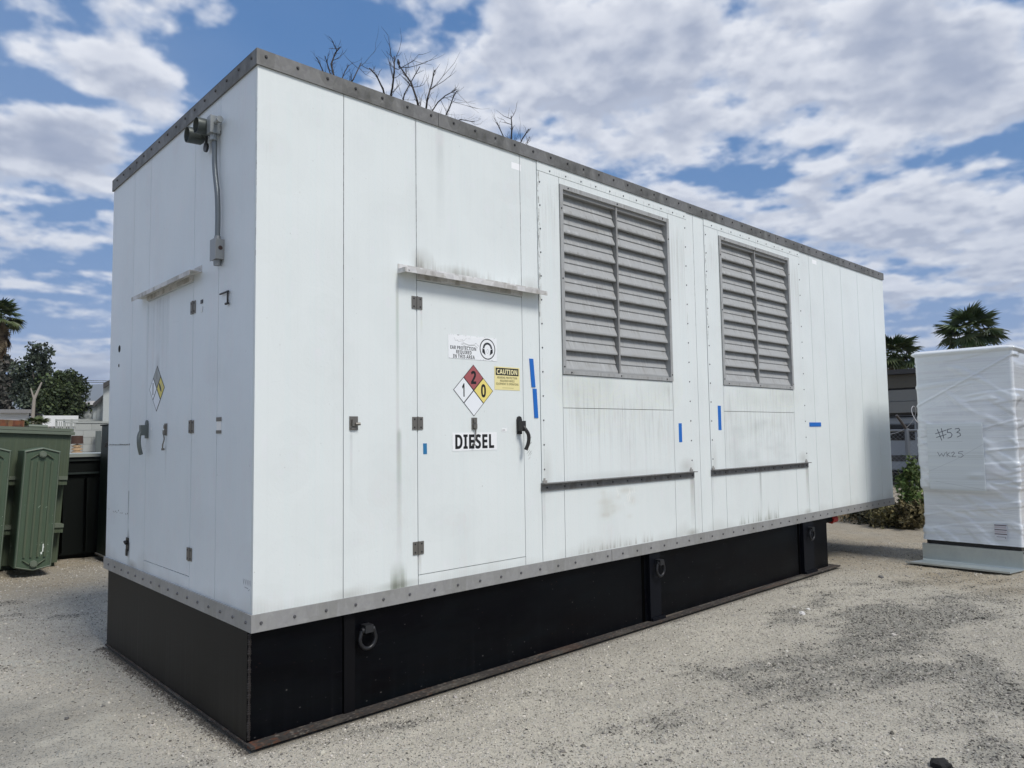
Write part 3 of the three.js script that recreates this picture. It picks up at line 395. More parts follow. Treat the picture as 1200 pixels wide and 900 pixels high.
// short-wall door
const sdoor = sidePanel(-0.975, -1.915, 0.80, 2.745, 'access_door'); sdoor.userData.label = 'door in the shaded short wall';
for (const y of [2.57, 1.775, 0.945]) hinge(-0.972, y, sdoor, true);
lever(sdoor, -1.882, 1.782, greyPaint, true); hasp(sdoor, -1.47, 1.765, true, 0.14);
diamondSign(sdoor, -1.685, 2.068, 0.168, (c) => nfpa(c, { top: '#9a9c98', left: '#eef3f8', right: '#dccb62', low: '#e4e9ee', edge: 11, marks: (q) => { q.fillRect(114, 186, 26, 138); q.save(); q.translate(384, 256); q.rotate(0.5); q.beginPath(); q.ellipse(-14, 0, 66, 20, 0.35, 0, 7); q.fill(); q.restore(); q.fillStyle = 'rgba(80,80,78,0.8)'; q.fillRect(246, 40, 14, 110); quad(q, [[270, 30], [360, 110], [330, 150], [262, 60]], 'rgba(160,166,166,0.9)'); quad(q, [[400, 190], [470, 250], [440, 280], [395, 215]], 'rgba(200,190,130,1)'); } }), true, 'faded hazard diamond with peeling top');
const hw = (g, m = steel) => obj('fastener', g, m, gen);
hw([bx(-0.004, -0.001, 2.575, 2.60, -0.838, -0.80)], darkSteel); hw([bx(-0.004, -0.001, 2.52, 2.555, -0.835, -0.805)], plainWhite);
hw([bx(-0.005, -0.001, 1.80, 1.825, -0.545, -0.47)]); hw([bx(-0.005, -0.001, 1.725, 1.745, -0.545, -0.47)]); obj('paint_patch', bx(-0.003, -0.001, 1.745, 1.80, -0.54, -0.475), std(0.8, 0.8, 0.78, 0.6), gen);
obj('wire_hook', [cyl([-0.012, 2.585, -0.49], [-0.012, 2.585, -0.36], 0.006, 0.006, 6), cyl([-0.012, 2.59, -0.37], [-0.012, 2.51, -0.37], 0.006, 0.006, 6), cyl([-0.012, 2.512, -0.40], [-0.012, 2.512, -0.362], 0.008, 0.008, 6)], darkSteel, gen);
obj('latch', [bx(-0.007, -0.001, 0.83, 0.93, -2.345, -2.285), cyl([-0.02, 0.89, -2.32], [-0.006, 0.90, -2.31], 0.02, 0.014, 8), bx(-0.012, -0.007, 0.79, 0.84, -2.335, -2.30)], darkSteel, gen);
for (const [y, z, r2] of [[2.455, -2.66, 0.03], [2.315, -2.665, 0.014]]) obj('bolt_hole', cyl([-0.0015, y, z], [0.0, y, z], r2, r2, 12), voidMat, gen);
obj('paint_dot', cyl([-0.0012, 1.775, -1.80], [0, 1.775, -1.80], 0.012, 0.012, 10), std(0.85, 0.86, 0.86, 0.5), gen);
// twin lamp heads, conduit and box on the short wall
obj('junction_box', [bx(-0.052, -0.0005, 2.80, 2.925, -0.545, -0.46), bx(-0.056, -0.052, 2.796, 2.929, -0.549, -0.456), cyl([-0.028, 2.925, -0.50], [-0.028, 2.95, -0.50], 0.022, 0.019, 12), cyl([-0.028, 2.765, -0.50], [-0.028, 2.80, -0.50], 0.022, 0.024, 12)], std(0.27, 0.28, 0.28, 0.4, 0.5), gen);
obj('knockout', [cyl([-0.025, 2.87, -0.4602], [-0.025, 2.87, -0.4575], 0.013, 0.013, 12)], std(0.03, 0.012, 0.01, 0.6), gen);
obj('conduit', [tube([[-0.03, 3.585, -0.562], [-0.03, 3.50, -0.562], [-0.03, 3.42, -0.558], [-0.03, 3.32, -0.535], [-0.03, 3.22, -0.508], [-0.028, 3.10, -0.50], [-0.028, 2.945, -0.50]], 0.0165, 10, 40)], conduitMat, gen);
obj('lamp_fitting', [bx(-0.072, -0.012, 3.615, 3.725, -0.585, -0.525), cyl([-0.04, 3.575, -0.56], [-0.04, 3.615, -0.56], 0.025, 0.021, 12), cyl([-0.04, 3.68, -0.525], [-0.04, 3.68, -0.47], 0.012, 0.012, 10), cyl([-0.04, 3.68, -0.47], [-0.04, 3.68, -0.45], 0.021, 0.021, 10), bx(-0.0125, -0.0005, 3.64, 3.71, -0.575, -0.535)], std(0.3, 0.32, 0.32, 0.4, 0.3), gen);
for (const [z, y] of [[-0.640, 3.685], [-0.800, 3.675]]) {
  const pts = [[0.0, 0], [0.036, 0], [0.05, 0.016], [0.052, 0.105], [0.047, 0.105], [0.044, 0.04], [0.0, 0.035]].map((p) => new THREE.Vector2(...p));
  const lamp = obj('lamp_holder', [new THREE.LatheGeometry(pts, 20).rotateZ(Math.PI / 2 + 0.04).translate(-0.015, y, z)], std(0.075, 0.088, 0.083, 0.4, 0.3), gen);
  obj('lamp_socket', cyl([-0.02, y, z], [-0.035, y - 0.002, -0.58], 0.018, 0.018, 8), lamp.material, lamp);
}
obj('lamp_clamp', [cyl([-0.04, 3.575, -0.70], [-0.025, 3.575, -0.70], 0.03, 0.03, 12), bx(-0.035, -0.028, 3.585, 3.65, -0.715, -0.685)], darkSteel, gen);

// base tank
const baseTex = canvasTex(1024, 256, (c, w, h) => { const r = rng(19); c.fillStyle = 'rgb(8,9,10)'; c.fillRect(0, 0, w, h); for (let i = 0; i < 340; i++) { const g = c.createLinearGradient(0, 0, 0, h); const a = 0.01 + 0.07 * r() * r(); g.addColorStop(0, 'rgba(120,120,112,0)'); g.addColorStop(0.3 + 0.3 * r(), `rgba(120,120,112,${a})`); g.addColorStop(1, `rgba(150,145,130,${a * 1.3})`); c.fillStyle = g; c.fillRect(r() * w, 0, 1 + 7 * r(), h); } for (let i = 0; i < 500; i++) { c.fillStyle = `rgba(${r() > 0.5 ? '120,98,70' : '140,135,120'},${0.5 * r()})`; c.fillRect(r() * w, h - 3 - 26 * r() * r() * r(), 1 + 7 * r(), 1 + 3 * r()); } });
baseTex.repeat.set(1 / 2.8, 1 / 0.62); const tankSide = std(1, 1, 1, 0.5, 0, { map: baseTex, specularIntensity: 0.4 });
const blackTex = canvasTex(2048, 256, (c, w, h) => {
  const r = rng(29); c.fillStyle = 'rgb(4,4,7)'; c.fillRect(0, 0, w, h);
  for (let i = 0; i < 500; i++) { c.fillStyle = `rgba(${r() > 0.5 ? '9,11,18' : '2,2,4'},0.25)`; c.beginPath(); c.ellipse(r() * w, r() * h, 20 + 120 * r(), 6 + 40 * r(), 0, 0, 7); c.fill(); }
  for (let i = 0; i < 260; i++) { const g = c.createLinearGradient(0, h * 0.3, 0, h), a = 0.01 + 0.05 * r() * r(); g.addColorStop(0, 'rgba(90,88,82,0)'); g.addColorStop(1, `rgba(90,88,82,${a})`); c.fillStyle = g; c.fillRect(r() * w, h * 0.2, 1 + 9 * r(), h * 0.8); }
  for (let i = 0; i < 420; i++) { c.fillStyle = `rgba(${r() > 0.4 ? '130,126,118' : '92,62,42'},${0.2 + 0.5 * r()})`; const y = h - 4 - (h - 10) * Math.pow(r(), 2.6); c.fillRect(r() * w, y, 1 + 2.5 * r(), 1 + 2 * r()); }
  for (let i = 0; i < 26; i++) { c.strokeStyle = `rgba(70,72,80,${0.5 * r()})`; c.lineWidth = 1; const x = r() * w, y = r() * h; c.beginPath(); c.moveTo(x, y); c.lineTo(x + (r() - 0.4) * 60, y + (r() - 0.5) * 16); c.stroke(); }
}); blackTex.repeat.set(1 / 7.35, 1 / 0.64);
const tankBlack = std(1, 1, 1, 0.42, 0, { map: blackTex, specularIntensity: 0.22 }), tankRib = std(0.003, 0.003, 0.004, 0.6, 0, { specularIntensity: 0.3 });
const rustTex = canvasTex(2048, 64, (c, w, h) => { const r = rng(23); c.fillStyle = 'rgb(52,48,44)'; c.fillRect(0, 0, w, h); for (let i = 0; i < 5200; i++) { c.fillStyle = `rgba(${['92,66,48', '30,29,29', '104,98,88', '128,122,112', '24,22,22', '70,60,50'][(r() * 6) | 0]},${0.7 * r()})`; c.beginPath(); c.ellipse(r() * w, r() * h, 1 + 5 * r() * r(), 0.7 + 3 * r(), r() * 3, 0, 7); c.fill(); } for (let i = 0; i < 50; i++) { c.fillStyle = `rgba(${i % 3 ? '118,112,102' : '96,58,36'},0.25)`; c.beginPath(); c.ellipse(r() * w, r() * h, 20 + 60 * r(), 5 + 10 * r(), 0, 0, 7); c.fill(); } for (let i = 0; i < 60; i++) { c.fillStyle = 'rgba(104,60,38,0.4)'; c.beginPath(); c.ellipse(Math.pow(r(), 3) * 70, r() * h, 4 * r() + 2, 3 * r() + 1, 0, 0, 7); c.fill(); } });
rustTex.repeat.set(1 / 7.5, 1 / 0.2); const rustMat = std(1, 1, 1, 0.85, 0, { map: rustTex });
const tank = new THREE.Group(); tank.name = 'fuel_tank'; gen.add(tank);
obj('tank_wall', bx(-0.010, 7.30, 0.02, YB, -0.06, -0.033), tankBlack, tank);
obj('tank_wall', bx(-0.012, 0.01, 0.02, YB - 0.001, -2.79, -0.036), tankSide, tank);
obj('tank_wall', bx(7.28, 7.302, 0.02, YB - 0.001, -2.79, -0.061), tankBlack, tank); obj('tank_wall', bx(0.011, 7.279, 0.02, YB - 0.001, -2.79, -2.77), tankBlack, tank);
obj('base_flange', [bx(-0.022, 7.46, 0.010, 0.024, -2.80, 0.050)], rustMat, tank);
obj('weld_bead', [0, 1].flatMap((s) => Array.from({ length: 46 }, (_, i) => new THREE.IcosahedronGeometry(0.007 + 0.005 * hsh(i, s), 0).translate(s ? 0.625 : -0.002, 0.04 + i * 0.0125, -0.031))), std(0.018, 0.014, 0.012, 0.6), tank);
for (const [a, b] of [[0.585, 0.66], [3.53, 3.79], [6.50, 6.86]]) obj('stiffener', b - a < 0.1 ? [bx(a, b, 0.021, YB - 0.002, -0.034, -0.021)] : [bx(a + 0.10, b, 0.0205, YB - 0.002, -0.034, 0.004), bx(a + 0.11, b + 0.04, 0.0205, 0.05, 0.0041, 0.02)], b - a < 0.1 ? tankRib : std(0.005, 0.006, 0.009, 0.5, 0, { specularIntensity: 0.25 }), tank);
for (const x of [0.60, 3.575, 6.545]) obj('joint_strip', bx(x - 0.02, x + 0.02, 0.0207, YB - 0.003, -0.0335, -0.0315), std(0.001, 0.001, 0.001, 0.9, 0, { specularIntensity: 0.05 }), tank);
const lugMat = std(0.018, 0.019, 0.021, 0.45, 0.1), ringMat = std(0.012, 0.0125, 0.014, 0.42, 0.1);
[[0.735, 0.50, -0.02], [3.735, 0.525, 0.02], [6.735, 0.525, 0.02]].forEach(([x, y, z], i) => {
  const lug = obj('lifting_lug', [bx(x - 0.028, x + 0.028, y - 0.015, y + 0.032, z - 0.014, z + 0.045), cyl([x - 0.045, y, z + 0.022], [x + 0.045, y, z + 0.022], 0.017, 0.017, 10)], lugMat, tank);
  const pts = []; for (let k = 0; k <= 16; k++) { const t = -Math.PI * k / 16; pts.push([x + 0.056 * Math.cos(t), y - 0.05 + 0.062 * Math.sin(t), z + 0.024]); }
  obj('ring', tube([[x + 0.042, y, z + 0.022], ...pts, [x - 0.042, y, z + 0.022]], 0.0125, 8, 40), ringMat, lug);
});
obj('drain_pipe', [cyl([7.30, 0.565, -0.10], [7.60, 0.562, -0.10], 0.035, 0.035, 12)], tankRib, tank);
obj('red_cap', [cyl([7.56, 0.562, -0.10], [7.70, 0.56, -0.10], 0.05, 0.046, 12), cyl([7.70, 0.56, -0.10], [7.72, 0.56, -0.10], 0.03, 0.03, 8), bx(7.60, 7.64, 0.505, 0.62, -0.106, -0.094)], std(0.42, 0.03, 0.025, 0.45), tank);

// ---------- wrapped cabinet on its steel skid ----------
{
  const cab = thing('wrapped_cabinet', 'tall equipment cabinet in white stretch wrap on a galvanised channel skid', 'cabinet', [8.63, 0, 1.165], 0);
  const w0 = -0.535, w1 = 0.55, dep = 0.98, y0 = 0.272, y1 = 2.692; // local z across, x depth
  const filmTex = canvasTex(1024, 2048, (c, w, h) => {
    const r = rng(64); c.fillStyle = 'rgb(128,128,128)'; c.fillRect(0, 0, w, h);
    const line = (x, y, l, a, t, v) => { c.save(); c.translate(x, y); c.rotate(a); const g = c.createLinearGradient(-l, 0, l, 0); g.addColorStop(0, `rgba(${v},0)`); g.addColorStop(0.5, `rgba(${v},0.55)`); g.addColorStop(1, `rgba(${v},0)`); c.fillStyle = g; c.fillRect(-l, -t / 2, 2 * l, t); c.restore(); };
    for (let i = 0; i < 110; i++) line(r() * w, r() * h, 60 + 520 * r(), (r() - 0.5) * 0.05, 2 + 14 * r() * r(), r() > 0.5 ? '255,255,255' : '0,0,0');
    for (let i = 0; i < 34; i++) line(r() * w, r() * h, 100 + 420 * r(), -0.45 + (r() - 0.5) * 0.5, 2 + 5 * r(), r() > 0.4 ? '255,255,255' : '0,0,0');
    for (let i = 0; i < 46; i++) line(w * (0.15 + 0.5 * r()), h * (0.1 + 0.25 * r()), 60 + 120 * r(), 1.35 + (r() - 0.5) * 0.3, 2 + 3 * r(), '255,255,255');
    line(w * 0.45, h * 0.22, 520, -0.5, 9, '255,255,255');
  }, false);
  filmTex.repeat.set(1 / 1.1, 1 / 2.4); filmTex.offset.set(0.5, -0.12);
  const filmCol = canvasTex(512, 1024, (c, w, h) => { const r = rng(65); c.fillStyle = 'rgb(218,224,228)'; c.fillRect(0, 0, w, h); for (let i = 0; i < 240; i++) { c.fillStyle = `rgba(${r() > 0.5 ? '240,244,248' : '170,178,184'},0.10)`; const y = r() * h; c.fillRect(-20 + r() * w * 0.4, y, w * (0.3 + r()), 2 + 30 * r() * r()); } }); filmCol.repeat.copy(filmTex.repeat); filmCol.offset.copy(filmTex.offset);
  const film = std(0.98, 0.98, 0.98, 0.3, 0, { map: filmCol, bumpMap: filmTex, bumpScale: 0.005, clearcoat: 0.8, clearcoatRoughness: 0.12 });
  // body with the film drawn tight over it: rounded upright edges, a slack belly and a rolled rim at the top
  const outline = []; const rr = 0.035; for (const [cx, cz, a0] of [[dep - rr, w1 - rr, 0], [rr, w1 - rr, 90], [rr, w0 + rr, 180], [dep - rr, w0 + rr, 270]]) for (let k = 0; k <= 4; k++) { const t = (a0 + k * 22.5) * Math.PI / 180; outline.push([cx + rr * Math.cos(t), cz + rr * Math.sin(t)]); }
  const ring = []; for (let i = 0; i < outline.length; i++) { const a = outline[i], b = outline[(i + 1) % outline.length], n = Math.max(1, Math.round(Math.hypot(b[0] - a[0], b[1] - a[1]) / 0.016)); for (let k = 0; k < n; k++) ring.push([mix(a[0], b[0], k / n), mix(a[1], b[1], k / n)]); }
  const rows = 230, n = ring.length, pos = [], uv = [], idx = [];
  for (let j = 0; j <= rows; j++) for (let i = 0; i <= n; i++) {
    const [x, z] = ring[i % n], y = mix(y0, y1, j / rows), fx = (x - dep / 2) / dep, fz = (z - 0.0075) / (w1 - w0), rim = y > 2.62 ? 0.032 * Math.sin(Math.PI * Math.min(1, (y - 2.62) / 0.07)) - 0.012 * sst(2.665, 2.692, y) : 0;
    const inCard = Math.hypot(Math.max(0, -0.41 - z, z - 0.21) / 0.16, Math.max(0, (y - 1.76) / 0.30, (0.93 - y) / 0.05)), crease = x < 0.3 ? 0.009 * Math.exp(-(((y - 1.98 - (z + 0.53) * 0.55) / 0.014) ** 2)) + 0.006 * Math.exp(-(((y - 1.48 - (z + 0.53) * 0.28) / 0.014) ** 2)) + 0.007 * Math.exp(-(((y - 1.06 + (z - 0.1) * 0.22) / 0.016) ** 2)) * sst(0.1, 0.3, z) + 0.010 * Math.exp(-(((y - 1.42 - (z - 0.3) * 0.12) / 0.016) ** 2)) * sst(0.2, 0.26, z) : 0, bulge = x < 0.3 ? 0.042 * Math.exp(-inCard * inCard) : 0, band = fbm((z + x) * 0.9 + y * 0.5 + 3, y * 9, 3), slack = 0.011 * (fbm(z * 2.1 + x * 1.7 + y * 0.8, y * 2.2, 3) - 0.5) + 0.006 * (band - 0.5) + crease + 0.010 * sst(0.58, 0.70, fbm(z * 1.3 - y * 1.8 + x, (y + z * 0.7) * 7, 2)) + 0.008 * sst(0.60, 0.68, fbm(z * 0.8 + 9, (y - z * 0.15) * 10, 2)) + rim - 0.014 * sst(0.96, 0.90, y) * sst(0.25, 0.5, y);
    const l = Math.hypot(fx, fz) || 1; pos.push(x + (Math.abs(fx) > 0.49 || Math.abs(fz) < Math.abs(fx) ? Math.sign(fx) : fx / l) * (slack + bulge), y, z + (Math.abs(fz) > Math.abs(fx) ? Math.sign(fz) : fz / l * 0.3) * slack); uv.push(Math.abs(fz) > Math.abs(fx) ? x : z, y);
    if (j < rows && i < n) { const a = j * (n + 1) + i, b = a + n + 1; idx.push(a, b, a + 1, a + 1, b, b + 1); }
  }
  const g = new THREE.BufferGeometry(); g.setAttribute('position', new THREE.Float32BufferAttribute(pos, 3)); g.setAttribute('uv', new THREE.Float32BufferAttribute(uv, 2)); g.setIndex(idx); g.computeVertexNormals();
  obj('stretch_wrap', [g, wuv(extr(outline, 0.012, 0).rotateX(Math.PI / 2).translate(0, y1 - 0.002, 0))], film, cab);
  obj('base_frame', bx(0.03, dep - 0.03, 0.18, 0.285, w0 + 0.03, w1 - 0.03), darkSteel, cab);
  // flat carton board strapped under the wrap, with handwriting
  const card = canvasTex(512, 686, (c, w, h) => {
    const r = rng(70); c.fillStyle = 'rgb(204,211,215)'; c.fillRect(0, 0, w, h); c.lineCap = c.lineJoin = 'round';
    for (let i = 0; i < 50; i++) { c.fillStyle = `rgba(${r() > 0.5 ? '225,230,234' : '165,172,178'},0.14)`; c.fillRect(0, r() * h, w, 2 + 12 * r()); }
    const pen = (a, lw, ...ls) => { c.strokeStyle = `rgba(52,58,72,${a})`; c.lineWidth = lw; for (const l of ls) { c.beginPath(); l.forEach((p, i) => (i ? c.lineTo(...p) : c.moveTo(...p))); c.stroke(); } };
    pen(0.9, 7, [[104, 58], [140, 172]], [[142, 50], [160, 150]], [[84, 104], [188, 66]], [[92, 142], [184, 112]], [[236, 52], [200, 60], [196, 92], [226, 92], [240, 116], [226, 142], [200, 150]], [[270, 56], [304, 50], [312, 70], [284, 92], [312, 100], [316, 124], [286, 140]]);
    pen(0.7, 5, [[95, 296], [112, 338], [132, 310], [146, 340], [168, 300]], [[180, 292], [182, 342]], [[206, 302], [184, 322], [212, 342]], [[222, 306], [244, 292], [252, 306], [226, 342], [262, 342]], [[330, 286], [292, 292], [288, 310], [318, 312], [332, 330], [310, 348], [284, 344]]);
    c.strokeStyle = 'rgba(160,166,172,0.7)'; c.lineWidth = 3; for (const l of [[[0, 190], [330, 185]], [[0, 500], [260, 372], [512, 215]], [[60, 600], [300, 640], [512, 672]]]) { c.beginPath(); l.forEach((p, i) => (i ? c.lineTo(...p) : c.moveTo(...p))); c.stroke(); }
  });
  const cg = new THREE.BoxGeometry(0.62, 0.83, 0.05, 24, 32, 1), cp = cg.attributes.position; for (let i = 0; i < cp.count; i++) if (cp.getZ(i) > 0) { const u = cp.getX(i), v = cp.getY(i); cp.setZ(i, cp.getZ(i) + 0.016 * Math.exp(-(((u - 0.21) / 0.07) ** 2 + ((v + 0.23) / 0.03) ** 2)) - 0.010 * Math.exp(-(((u - 0.19) / 0.08) ** 2 + ((v + 0.275) / 0.025) ** 2)) - 0.004 * sst(0.295, 0.31, Math.abs(u)) - 0.004 * sst(0.40, 0.415, Math.abs(v))); } cg.computeVertexNormals();
  const cm = obj('carton_board', cg, std(1, 1, 1, 0.35, 0, { map: card, clearcoat: 0.4, clearcoatRoughness: 0.25 }), cab); cm.rotation.y = -Math.PI / 2; cm.position.set(-0.046, 1.335, -0.10);
  const bars = obj('printed_label', new THREE.BoxGeometry(0.13, 0.19, 0.002), std(1, 1, 1, 0.4, 0, { map: canvasTex(128, 192, (c, w, h) => { c.fillStyle = 'rgb(205,208,214)'; c.fillRect(0, 0, w, h); c.fillStyle = 'rgb(98,88,98)'; for (const y of [6, 60, 112]) c.fillRect(2, y, w - 4, 13); c.fillStyle = 'rgba(150,130,135,0.6)'; for (const y of [28, 40, 82, 94]) c.fillRect(4, y, w - 10, 8); c.fillStyle = 'rgba(90,90,100,0.6)'; c.fillRect(20, 148, w - 30, 8); c.fillRect(w - 24, 160, 12, 10); }) }), cab); bars.rotation.y = -Math.PI / 2; bars.position.set(-0.006, 0.432, 0.325);
  obj('wrap_tear', [new THREE.TorusGeometry(0.022, 0.008, 6, 10, 2.6).rotateY(-Math.PI / 2).rotateX(0.6).translate(-0.03, 0.955, 0.245)], voidMat, cab);
  const zinc = std(0.88, 0.96, 0.97, 0.3, 0.6, { map: galvTex(77, 196, '176,180,178', 10) });
  const web = extr([[-0.36, 0.010], [0.006, 0.004], [0.006, 0.219], [0.05, 0.219], [0.05, 0.224], [0, 0.224], [0, 0.030], [-0.008, 0.014], [-0.355, 0.016], [-0.355, 0.030], [-0.36, 0.030]], 1.09); // channel profile in (x, y)
  const s = obj('skid_channel', [wuv(web)], zinc, cab); s.position.set(-0.03, 0, -0.545);
  const p = s.geometry.attributes.position; for (let i = 0; i < p.count; i++) if (p.getX(i) < -0.05 && p.getZ(i) > 0.5) p.setZ(i, p.getZ(i) - 0.06); else if (p.getX(i) < -0.05) p.setZ(i, p.getZ(i) - 0.09);
  obj('skid_channel', bx(dep - 0.05, dep + 0.0, 0.004, 0.179, -0.545, 0.545), zinc, cab); obj('skid_channel', bx(-0.018, dep - 0.05, 0.012, 0.179, 0.5, 0.54), zinc, cab); obj('skid_channel', bx(-0.018, dep - 0.05, 0.012, 0.179, -0.54, -0.5), zinc, cab);
}

// ---------- green transformers on the left ----------
const greenTex = canvasTex(512, 512, (c, w, h) => { const r = rng(87); c.fillStyle = 'rgb(74,85,66)'; c.fillRect(0, 0, w, h); for (let i = 0; i < 500; i++) { c.fillStyle = `rgba(${['112,120,98', '62,78,62', '100,106,78', '72,90,76'][(r() * 4) | 0]},${0.05 + 0.16 * r()})`; c.fillRect(r() * w, -20 + r() * h * 0.6, 1 + 8 * r() * r(), h * (0.2 + r())); } for (let i = 0; i < 30; i++) { c.fillStyle = `rgba(235,240,236,${0.9 * r()})`; c.beginPath(); c.ellipse(w * (0.55 + 0.25 * r()), h * (0.86 - 0.15 * r()), 1 + 4 * r() * r(), 1 + 8 * r() * r(), r(), 0, 7); c.fill(); } });
const greenMat = std(1, 1, 1, 0.5, 0, { map: greenTex }); const greenDark = std(0.03, 0.05, 0.03, 0.55), greenRim = std(0.13, 0.155, 0.115, 0.5), rustCover = std(1, 1, 1, 0.9, 0, { map: canvasTex(256, 64, (c, w, h) => { const r = rng(2); c.fillStyle = 'rgb(88,56,42)'; c.fillRect(0, 0, w, h); for (let i = 0; i < 300; i++) { c.fillStyle = `rgba(${['70,40,32', '140,86,54', '96,84,60', '150,140,100'][(r() * 4) | 0]},0.4)`; c.beginPath(); c.ellipse(r() * w, r() * h, 2 + 16 * r(), 1 + 5 * r(), 0, 0, 7); c.fill(); } }) });
{
  const t = thing('power_transformer', 'weathered green transformer tank with flat radiators and a rusty lid', 'transformer', [0.215, 0, -7.55]); t.rotation.z = -0.05;
  const X0 = -2.6, X1 = 0.40; wuv; greenTex.repeat.set(0.9, 0.55);
  obj('tank', [bx(X0, X1, 1.19, 1.80, -1.5, 0), bx(X0 + 0.01, X1 - 0.012, 0.06, 1.19, -1.49, -0.14)], greenMat, t); obj('foot_skirt', bx(X0 + 0.02, X1 - 0.03, 0.0, 0.06, -1.4, -0.2), greenDark, t); obj('lid_flange', [bx(X0 - 0.03, X1 + 0.035, 1.80, 1.84, -1.53, 0.05), bx(X0 - 0.01, X1 + 0.02, 1.845, 1.885, -1.52, 0.035)], greenRim, t);
  obj('rusty_cover', [bx(X0 + 0.1, -0.16, 1.886, 1.97, -1.2, 0.02)], rustCover, t); obj('lid_vent', [cyl([-0.1, 1.90, -0.05], [0.12, 1.90, -0.05], 0.025, 0.025, 8)], greenRim, t);
  for (const y of [1.19, 0.55]) { obj('stiffening_rib', [bx(X0, X1 - 0.013, y - 0.001, y + 0.045, -0.139, 0.07)], greenRim, t); obj('stiffening_rib', [bx(X0, X1 - 0.014, y - 0.07, y - 0.002, -0.139, 0.05)], greenMat, t); }
  const radMat = std(1, 1, 1, 0.45, 0, { map: metres(-0.22, 0.22, -0.02, 1.52, 440, (c) => {
    const r = rng(12); c.fillStyle = 'rgb(72,88,70)'; c.fillRect(-0.3, -0.1, 0.6, 1.8);
    for (let i = 0; i < 260; i++) streak(c, (r() - 0.5) * 0.44, 0.3 + 1.25 * r(), 0.2 + 0.9 * r(), 0.002 + 0.012 * r(), ['120,134,108', '58,74,58', '96,110,88'][(r() * 3) | 0], 0.3 * r());
    for (let i = 0; i < 50; i++) { c.fillStyle = `rgba(215,224,214,${0.4 + 0.6 * r()})`; const q = r() < 0.75; c.beginPath(); c.ellipse(q ? 0.09 + (r() - 0.5) * 0.14 : (r() - 0.5) * 0.36, q ? 0.27 + (r() - 0.5) * 0.2 : 0.1 + r() * 0.9, 0.001 + 0.005 * r() * r(), 0.001 + 0.009 * r() * r(), r(), 0, 7); c.fill(); }
    c.fillStyle = 'rgba(232,238,232,0.95)'; c.fillRect(0.085, 0.22, 0.012, 0.10); c.fillRect(0.07, 0.19, 0.016, 0.03); c.fillRect(0.097, 0.27, 0.02, 0.02);
    c.strokeStyle = 'rgba(190,205,188,0.7)'; c.lineWidth = 0.006; c.beginPath(); c.moveTo(0.0, 0.78); c.lineTo(0.05, 0.83); c.moveTo(0.08, 0.78); c.lineTo(0.11, 0.79); c.stroke();
  }) });
  for (const x of [0.16, -0.38]) {
    const rad = new THREE.Group(); rad.name = 'radiator'; rad.position.set(x - 0.175, 0.075, 0.12); t.add(rad);
    const W = 0.375, H = 1.53, hex = (a, b, k) => [[-a, b + k], [0, b], [a, b + k], [a, H - b - k], [0, H - b], [-a, H - b - k]];
    obj('fin_pack', [wuv(extr(hex(W / 2, 0, 0.045), 0.40, 0.016))], radMat, rad);
    obj('edge_bead', [[[-1, 0], [1, 0]], [[-1, 1], [1, 1]]].flatMap(([, ], k) => { const y = k ? H - 0.045 : 0.045, p = k ? H : 0; return [cyl([-W / 2, y, 0.425], [0, p, 0.425], 0.007, 0.007, 6), cyl([0, p, 0.425], [W / 2, y, 0.425], 0.007, 0.007, 6)]; }).concat([cyl([-W / 2, 0.045, 0.425], [-W / 2, H - 0.045, 0.425], 0.006, 0.006, 6), cyl([W / 2, 0.045, 0.425], [W / 2, H - 0.045, 0.425], 0.006, 0.006, 6)]), greenRim, rad);
    for (const q of [-0.3, -0.1, 0.1, 0.3]) obj('ridge', [bx(q * W - 0.012, q * W + 0.012, 0.16, H - 0.16, 0.425, 0.434)], greenMat, rad);
    for (const y of [0.075, H - 0.075]) { obj('pipe_boss', [cyl([0, y, 0.42], [0, y, 0.455], 0.045, 0.04, 16), cyl([0, y, 0.455], [0, y, 0.462], 0.03, 0.03, 12)], greenRim, rad); const s = y < 0.5 ? 1 : -1; obj('gusset', [-1, 1].map((k) => cyl([k * 0.05, y, 0.43], [k * 0.125, y + s * 0.055, 0.43], 0.012, 0.006, 6)), greenMat, rad); }
    obj('strap', [bx(-W / 2 - 0.008, -W / 2 - 0.006 + 0.001, 0.70, 0.725, 0.0, 0.42)], greenRim, rad);
    obj('header_pipe', [cyl([0, H - 0.09, -0.09], [0, H - 0.09, 0.02], 0.04, 0.04, 10), cyl([0, 0.09, -0.09], [0, 0.09, 0.02], 0.04, 0.04, 10)], greenDark, rad);
  }
  const blackGreen = std(0.003, 0.005, 0.004, 0.6, 0, { specularIntensity: 0.4 });
  const u = thing('dark_transformer', 'black-green transformer tank standing in the gap behind the green one', 'transformer', [1.05, 0, -8.25]);
  obj('tank', bx(-0.42, 0.55, 0.05, 1.42, -1.3, 0), blackGreen, u); obj('lid_flange', [bx(-0.44, 0.6, 1.46, 1.505, -1.35, 0.06)], std(0.3, 0.33, 0.3, 0.5), u); obj('rim', [bx(-0.42, 0.56, 1.40, 1.455, -1.32, 0.03)], std(0.015, 0.022, 0.018, 0.5), u); obj('stiffening_rib', bx(-0.41, 0.56, 1.21, 1.235, 0.001, 0.05), std(0.02, 0.03, 0.027, 0.5), u); for (const x of [-0.3, 0.0, 0.3]) obj('fin', bx(x - 0.01, x + 0.01, 0.1, 1.15, 0.001, 0.16), blackGreen, u); obj('skid', bx(-0.4, 0.52, 0, 0.05, -1.2, -0.05), blackGreen, u);
  const v = thing('oil_switch_cabinet', 'tall black-green cabinet just left of the generator end wall', 'cabinet', [1.17, 0, -7.15]); v.rotation.z = -0.02;
